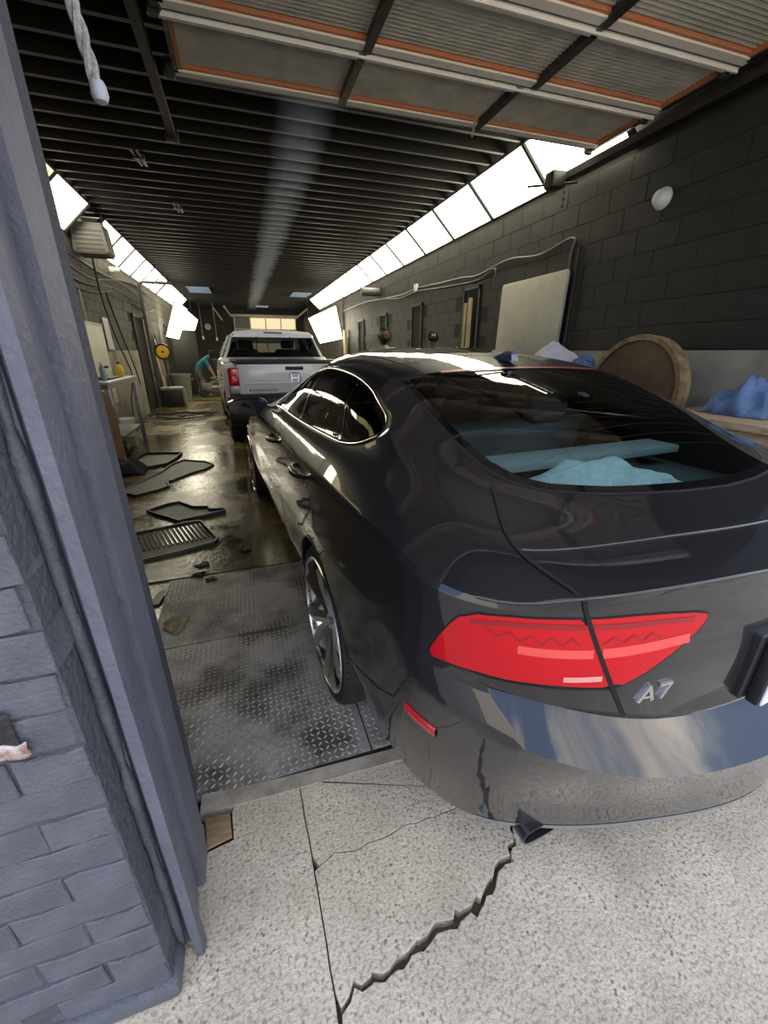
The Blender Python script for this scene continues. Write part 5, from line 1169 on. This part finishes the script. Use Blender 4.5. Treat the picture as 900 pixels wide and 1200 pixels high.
# far garage door
fd = empty('door_7', (1.5, YB, 0)); tag(fd, kind='structure')
M_tan = pane_mat('daylit_tan_pane', (.80, .62, .38), .75); M_greyp = mat('grey_door_pane', (.25, .26, .25), .5)
for r in range(5):
    for c in range(4):
        box('door_pane', (-1.58+.8*c+.03, -.06, .02+.62*r+.05), (-1.58+.8*c+.77, -.04, .02+.62*r+.59), M_greyp if c == 0 else M_tan, fd)
    box('door_rail', (-1.62, -.09, .02+.62*r), (1.65, -.03, .02+.62*r+.06), M_white, fd)
box('door_rail', (-1.75, -.35, 3.12), (1.75, -.03, 3.24), M_white, fd)
for c in range(5): box('door_stile', (-1.61+.8*c, -.085, .02), (-1.55+.8*c, -.03, 3.12), M_white, fd)
for s in both: tube('track_brace', [(s*1.75, -.3, 3.2), (s*1.95, -2.5, 3.4)], .04, M_white, fd, seg=6)
# ================================================================== RIGHT SIDE CLUTTER
wbd = empty('white_board', (3.40, 4.73, .55), 0, 'large off-white board leaning against the black block wall', 'board')
prism('board_sheet', [(-.62, 0), (.62, 0), (.62, 1.68), (.60, 1.72), (-.60, 1.72), (-.62, 1.68)], 0, .03, mat('off_white_board', (.50, .49, .40), .55, c2=(.42, .41, .33), nscale=4), wbd, plane='yz', bev=.008)
wbd.rotation_euler = (0, .025, 0)
tr2 = empty('trestle', (3.25, 4.73, 0), 0, 'dark steel trestle carrying the white board and bench end', 'trestle'); box('trestle_top', (-.2, -.6, .5), (.2, .6, .546), M_steel, tr2)
for sx in (-.17, .17):
    for sy in (-.55, .55): box('leg', (sx-.02, sy-.02, 0), (sx+.02, sy+.02, .5), M_steel, tr2)
pl_ = tube('dark_pole', [(3.40, 3.98, .005), (3.47, 4.02, 2.45)], .016, M_track); tag(pl_, 'thin dark pole leaning on the wall beside the white board', 'pole')
M_wood = mat('worn_bench_wood', (.50, .38, .24), .75, c2=(.34, .24, .14), nscale=7, stretch=(6, 1, 6))
be = empty('workbench', (3.13, 1.72, .004), 0, 'pale plank workbench against the bare cement wall', 'workbench')
for q in range(3): box('bench_plank', (-.36+.225*q, -.52, 1.0), (-.36+.225*q+.215, .56, 1.045), M_wood, be, bev=.006)
for sx in (-.3, .25):
    for sy in (-.45, .48): box('leg', (sx-.035, sy-.035, 0), (sx+.035, sy+.035, 1.0), M_wood, be)
box('bench_rail', (-.32, -.5, .90), (-.28, .54, 1.0), M_wood, be)
cr_ = box('wooden_crate', (2.98, 2.40, .004), (3.4, 3.14, .64), M_wood, bev=.01); tag(cr_, 'wooden crate on the floor under the round wooden disc', 'crate')
ds = empty('wooden_disc', (3.16, 2.76, .645), 0, 'large round brown wooden disc with a worn tan rim standing beside the workbench', 'disc')
R0 = .465
lathe('disc_rim', [(R0*.90, -.035), (R0*.985, -.04), (R0, -.02), (R0, .07), (R0*.97, .08), (R0*.9, .08)], mat('worn_tan_rim', (.34, .24, .12), .85, c2=(.16, .10, .05), nscale=14, bump=.7, bscale=40), ds, 56, axis='x', c=(0, 0, R0), caps=False)
lathe('disc_face', [(R0*.91, -.012), (.001, -.012)], mat('dark_brown_face', (.085, .05, .028), .7, c2=(.17, .12, .06), nscale=2.5, bump=.3), ds, 56, axis='x', c=(0, 0, R0), caps=False)
lathe('disc_back', [(R0*.9, .075), (.001, .075)], MATS['dark_brown_face'], ds, 56, axis='x', c=(0, 0, R0), caps=False)
ds.rotation_euler = (0, .10, 0); ds.location = (3.12, 2.79, .652)
M_bc = mat('blue_shop_cloth', (.12, .20, .34), .9, c2=(.08, .14, .26), nscale=12, bump=.6, bscale=60)
def heap(name, cx, cy, z, sx, sy, h, m, label, cat, seed, fold=5):
    o = sheet(name, lambda u, v: (cx+sx*(u-.5)+.04*noise.noise((u*4, v*4, seed)), cy+sy*(v-.5)+.04*noise.noise((v*4, u*4, seed+9)), z+.004+h*(max(0, math.sin(PI*u))*max(0, math.sin(PI*v)))**.55*(.85+.5*noise.noise((u*fold, v*fold, seed+3)))+.02*abs(noise.noise((u*14, v*14, seed)))*math.sin(PI*u)*math.sin(PI*v)), 30, 30, m, thick=0 if name == 'blue_towel' else .0015)
    return tag(o, label, cat)
heap('blue_cloth', 3.22, 1.88, 1.05, .42, .42, .22, M_bc, 'crumpled blue shop cloth lying on the plank workbench', 'cloth', 4)
dr_ = empty('plastic_drum', (3.0, 3.52, 0), 0, 'dark plastic drum under the white towels beside the round wooden disc', 'drum')
lathe('drum_body', [(0, 0), (.26, 0), (.29, .06), (.30, .4), (.29, .44), (.30, .48), (.30, .9), (.29, 1.2), (.26, 1.27), (0, 1.27)], M_plastic, dr_, 30)
lathe('drum_lid', [(.27, 1.27), (.28, 1.275), (.28, 1.30), (0, 1.30)], M_plastic, dr_, 30)
M_wt = mat('white_towel', (.62, .62, .70), .95, c2=(.5, .5, .6), nscale=20, bump=.8, bscale=130)
heap('white_towel', 2.98, 3.58, 1.30, .56, .42, .22, M_wt, 'heap of white towels on the dark drum', 'towel', 11, 4)
heap('blue_towel', 3.10, 3.30, 1.302, .24, .05, .12, M_bc, 'blue towel tucked beside the white towels on the drum', 'towel', 17)
pw_ = box('pale_post', (3.36, 14.3, 0), (3.44, 14.5, 2.1), mat('pale_yellow_post', (.62, .50, .25), .6), bev=.01); tag(pw_, 'pale yellowish upright post against the right wall beyond the men', 'post')
for i, x in enumerate((6.12, 6.25)):
    o = box('upright_plank', (XR-.09, x, 0), (XR-.055, x+.075, 2.2-.06*i), M_ply, bev=.004); tag(o, ('taller pale plank standing in the narrow doorway closest to the white board', 'shorter pale plank standing in the narrow doorway closest to the white board')[i], 'plank')
# ================================================================== PEOPLE
M_skin = mat('brown_skin', (.20, .105, .062), .55, c2=(.17, .085, .05), nscale=20); M_skin2 = mat('light_skin', (.45, .25, .18), .55)
def person(name, joints, edges_, head, face, mats, label, splits, hat=None, beard=False, hair=None):
    """joints: name -> (xyz, radius); one continuous skinned body with the head grown on the neck"""
    nm = list(joints); me = bpy.data.meshes.new(name); me.from_pydata([joints[k][0] for k in nm], [(nm.index(a), nm.index(b)) for a, b in edges_], [])
    o = bpy.data.objects.new(name, me); col.objects.link(o)
    sk = o.modifiers.new('skin', 'SKIN'); sk.use_smooth_shade = True; ss = o.modifiers.new('sub', 'SUBSURF'); ss.levels = ss.render_levels = 2
    if not me.skin_vertices: bpy.context.view_layer.update()
    for i, k in enumerate(nm):
        r = joints[k][1]; me.skin_vertices[0].data[i].radius = r if isinstance(r, tuple) else (r, r)
        me.skin_vertices[0].data[i].use_root = (k == 'pelvis')
    dg = bpy.context.evaluated_depsgraph_get(); dg.update(); ev = o.evaluated_get(dg); m2 = bpy.data.meshes.new_from_object(ev)
    bpy.data.objects.remove(o)
    bm = bmesh.new(); bm.from_mesh(m2)
    for f in bm.faces: f.smooth = True; f.material_index = splits(f.calc_center_median())
    # head
    F = Vector(face).normalized(); U = Vector((0, 0, 1)); U = (U-F*U.dot(F)).normalized(); S = F.cross(U); C = Vector(head); hw = []
    def hp(a, e):
        x = math.cos(e)*math.sin(a); f_ = math.cos(e)*math.cos(a); z = math.sin(e)
        jaw = 1-.28*max(0, -z)**1.2; px, pf, pz = .076*x*jaw, .097*f_*(1-.10*max(0, -z)), .122*z
        if f_ > .3:
            nz = math.exp(-((x/.16)**2)-((z+.12)/.22)**2)*max(0, f_); pf += .024*nz*(1 if z < .12 else .5)
            for sx in (-1, 1): pf -= .012*math.exp(-((x-sx*.38)/.17)**2-((z-.05)/.12)**2)
            pf += .006*math.exp(-(x/.35)**2-((z+.48)/.07)**2); pf += .006*math.exp(-(x/.5)**2-((z-.2)/.08)**2)
        return px, pf, pz
    na, ne = 36, 24; grid = {}
    for j in range(ne+1):
        e = -PI/2+PI*j/ne
        for i in range(na):
            a = 2*PI*i/na; p = hp(a, e); grid[i, j] = (p, bm.verts.new(C+S*p[0]+F*p[1]+U*p[2]))
    for j in range(ne):
        for i in range(na):
            f = bm.faces.new((grid[i, j][1], grid[(i+1) % na, j][1], grid[(i+1) % na, j+1][1], grid[i, j+1][1])); f.smooth = True; f.material_index = 0
    for sx in (-1, 1):     # ears
        vs_ = bmesh.ops.create_uvsphere(bm, u_segments=10, v_segments=8, radius=1)['verts']
        for v in vs_: q = v.co.copy(); v.co = C+S*(sx*.076+q.x*.01)+F*(-.008+q.y*.02)+U*(-.005+q.z*.033)
    bmesh.ops.remove_doubles(bm, verts=[g[1] for g in grid.values()], dist=1e-5); bmesh.ops.recalc_face_normals(bm, faces=bm.faces)
    body_ = frombm(name, bm, mats, smooth=True); tag(body_, label, 'person')
    def cap(nm_, cond, off, m):
        b2 = bmesh.new(); vv = {}
        for j in range(ne):
            for i in range(na):
                a = 2*PI*(i+.5)/na; e = -PI/2+PI*(j+.5)/ne; p = hp(a, e)
                if cond(p[0]/.076, p[1]/.097, p[2]/.122):
                    q = []
                    for (i2, j2) in ((i, j), ((i+1) % na, j), ((i+1) % na, j+1), (i, j+1)):
                        if (i2, j2) not in vv:
                            g = grid_p[i2, j2]; d = Vector(g).normalized(); vv[i2, j2] = b2.verts.new(C+S*(g[0]+d[0]*off)+F*(g[1]+d[1]*off)+U*(g[2]+d[2]*off))
                        q.append(vv[i2, j2])
                    try: b2.faces.new(q)
                    except ValueError: pass
        bmesh.ops.recalc_face_normals(b2, faces=b2.faces); bmesh.ops.solidify(b2, geom=b2.faces[:], thickness=off*.9)
        return frombm(nm_, b2, m, body_, smooth=True)
    grid_p = {k: v[0] for k, v in grid.items()}
    for sx in (-1, 1):
        b2 = bmesh.new(); vs_ = bmesh.ops.create_uvsphere(b2, u_segments=10, v_segments=8, radius=.012)['verts']
        for v in vs_: v.co += C+S*(sx*.031)+F*.082+U*.006
        frombm('eye', b2, mat('eye_dark', (.03, .02, .018), .2), body_, smooth=True)
    if hair: cap('hair', lambda x, f_, z: z > .42+.28*f_ or (f_ < -.2 and z > -.15), .006, hair)
    if beard: cap('beard', lambda x, f_, z: z < -.32 and f_ > -.05 or (abs(x) > .72 and f_ > .0 and z < .05 and f_ < .5), .009, beard); b2 = bmesh.new(); bbox(b2, (-.02, -.003, -.004), (.02, .003, .004), .002, 1, Matrix((S, F, U)).transposed().to_4x4()); [setattr(v, 'co', v.co+C+F*.098-U*.062) for v in b2.verts]; frombm('mouth', b2, mat('lips', (.18, .07, .06), .5), body_)
    if hat:
        ct = cap('cap', lambda x, f_, z: z > .28+.12*f_, .014, hat)
        b2 = bmesh.new(); n = 14; A = []; B = []
        for q in range(n+1):
            t = -1+2*q/n; a_ = t*1.15; A.append(b2.verts.new(C+S*(.084*math.sin(a_))+F*(.104*math.cos(a_))+U*.045)); B.append(b2.verts.new(C+S*(.09*math.sin(a_))+F*(.10*math.cos(a_)+.07*math.cos(t*PI/2)**.6)+U*(.028-.01*abs(t))))
        for q in range(n): b2.faces.new((A[q], A[q+1], B[q+1], B[q]))
        bmesh.ops.solidify(b2, geom=b2.faces[:], thickness=.004); frombm('cap_brim', b2, hat, ct, smooth=True)
        for (x0, z0), (x1, z1) in (((-.026, .0), (-.02, .04)), ((-.02, .04), (0, .012)), ((0, .012), (.02, .04)), ((.02, .04), (.026, .0)), ((-.032, .02), (.034, .03))):
            pts = []
            for x, z in ((x0, z0), (x1, z1)):
                g = Vector((x, math.sqrt(max(0, 1-(x/.09)**2-((.062+z)/.136)**2))*.113, .062+z)); pts.append(C+S*g[0]+F*(g[1]+.002)+U*g[2])
            tube('cap_mark', pts, .0045, MATS['white_plastic'], ct, seg=6)
    return body_
def standing(x, y_, h, face):
    k = h/1.78; f = Vector((face[0], face[1], 0)).normalized(); s = Vector((f.y, -f.x, 0))   # s: person's left... right-hand side vector
    P = lambda a, b, z: tuple(Vector((x, y_, 0))+s*a*k+f*b*k+Vector((0, 0, z*k)))
    J = {'pelvis': (P(0, 0, .95), (.15, .11)), 'waist': (P(0, 0, 1.10), (.14, .10)), 'chest': (P(0, 0, 1.33), (.17, .12)), 'neck0': (P(0, -.01, 1.475), (.095, .08)), 'neck': (P(0, .0, 1.545), .06), 'skull': (P(0, .015, 1.60), .05)}
    E_ = [('pelvis', 'waist'), ('waist', 'chest'), ('chest', 'neck0'), ('neck0', 'neck'), ('neck', 'skull')]
    for n_, sg in (('l', -1), ('r', 1)):
        J['sh'+n_] = (P(sg*.185, 0, 1.46), .066); J['el'+n_] = (P(sg*.245, -.02, 1.13), .045); J['wr'+n_] = (P(sg*.25, .08, .89), .032); J['ha'+n_] = (P(sg*.25, .10, .82), (.04, .02))
        E_ += [('neck0' if False else 'chest', 'sh'+n_), ('sh'+n_, 'el'+n_), ('el'+n_, 'wr'+n_), ('wr'+n_, 'ha'+n_)]
        for q in range(4): J['fi%s%d' % (n_, q)] = (P(sg*.25+(q-1.5)*.004, .10+(q-1.5)*.021, .735+.008*abs(q-1.5)), .0085); E_.append(('ha'+n_, 'fi%s%d' % (n_, q)))
        J['th'+n_] = (P(sg*.23, .15, .79), .010); E_.append(('wr'+n_, 'th'+n_))
        J['hi'+n_] = (P(sg*.095, 0, .90), .10); J['kn'+n_] = (P(sg*.11, .02, .50), .066); J['an'+n_] = (P(sg*.12, -.02, .09), .045); J['to'+n_] = (P(sg*.13, .14, .035), (.045, .035))
        E_ += [('pelvis', 'hi'+n_), ('hi'+n_, 'kn'+n_), ('kn'+n_, 'an'+n_), ('an'+n_, 'to'+n_)]
    return J, E_, P(0, .03, 1.66)
M_shirt = mat('beige_shirt', (.40, .34, .24), .85); M_trou = mat('dark_trousers', (.02, .022, .03), .85); M_shoe = mat('black_shoe', (.01, .01, .01), .5)
for (x, y_, h, fc, lb, sk_, shirt, kw) in (
    (2.13, 6.42, 1.79, (-.25, -1, -.12), 'bearded person with short dark hair in a beige shirt standing behind the dark car', M_skin, M_shirt, dict(hair=mat('black_hair', (.012, .01, .009), .8), beard=mat('black_beard', (.012, .01, .009), .85))),
    (2.82, 6.15, 1.74, (-.35, -1, -.45), 'person in a navy cap with a white mark looking down behind the dark car', M_skin2, mat('navy_shirt', (.02, .03, .06), .85), dict(hat=mat('navy_cap', (.012, .018, .045), .8), hair=mat('brown_hair', (.05, .03, .02), .8)))):
    J, E_, hd = standing(x, y_, h, fc); k = h/1.78
    person('person', J, E_, hd, fc, [sk_, shirt, M_trou, M_shoe], lb, lambda c, k=k, x=x, y_=y_: 3 if c.z < .075*k else (2 if c.z < .98*k else (0 if c.z > 1.515*k or (c.z < 1.16*k and math.hypot(c.x-x, c.y-y_) > .19*k) else 1)), **kw)
# bending person in teal
bx_, by_ = -1.28, 15.75
Q = lambda a, b, z: (bx_+a, by_+b, z)
J = {'pelvis': (Q(-.12, 0, .86), (.13, .14)), 'waist': (Q(-.06, 0, 1.0), (.12, .13)), 'chest': (Q(.10, 0, 1.16), (.12, .15)), 'neck0': (Q(.22, 0, 1.24), .07), 'neck': (Q(.28, 0, 1.27), .055), 'skull': (Q(.33, 0, 1.28), .05)}
E_ = [('pelvis', 'waist'), ('waist', 'chest'), ('chest', 'neck0'), ('neck0', 'neck'), ('neck', 'skull')]
for n_, sg in (('l', 1), ('r', -1)):
    J['sh'+n_] = (Q(.16, sg*.17, 1.18), .062); J['el'+n_] = (Q(.24, sg*.20, .92), .045); J['wr'+n_] = (Q(.34, sg*.12, .72), .032); J['ha'+n_] = (Q(.37, sg*.10, .66), .035)
    E_ += [('chest', 'sh'+n_), ('sh'+n_, 'el'+n_), ('el'+n_, 'wr'+n_), ('wr'+n_, 'ha'+n_)]
    for q in range(4): J['fi%s%d' % (n_, q)] = (Q(.39+(q-1.5)*.02, sg*.10, .58), .0085); E_.append(('ha'+n_, 'fi%s%d' % (n_, q)))
    J['th'+n_] = (Q(.33, sg*.07, .62), .01); E_.append(('wr'+n_, 'th'+n_))
    J['hi'+n_] = (Q(-.12, sg*.10, .82), .10); J['kn'+n_] = (Q(-.02+.03*sg, sg*.12, .47), .066); J['an'+n_] = (Q(-.10+.06*sg, sg*.12, .09), .045); J['to'+n_] = (Q(.04+.06*sg, sg*.13, .035), (.045, .035))
    E_ += [('pelvis', 'hi'+n_), ('hi'+n_, 'kn'+n_), ('kn'+n_, 'an'+n_), ('an'+n_, 'to'+n_)]
person('person', J, E_, Q(.40, 0, 1.30), (.8, -.2, -.6), [M_skin2, mat('teal_shirt', (.02, .17, .22), .85), mat('grey_shorts', (.10, .11, .12), .85), M_shoe], 'person in a teal shirt bending forward beside the dark partition', lambda c: 3 if c.z < .08 else (2 if .5 < c.z < .93 and c.x < bx_+.1 else (1 if c.z > .9 and c.x < bx_+.26 else 0)), hair=mat('grey_hair', (.25, .25, .26), .8))
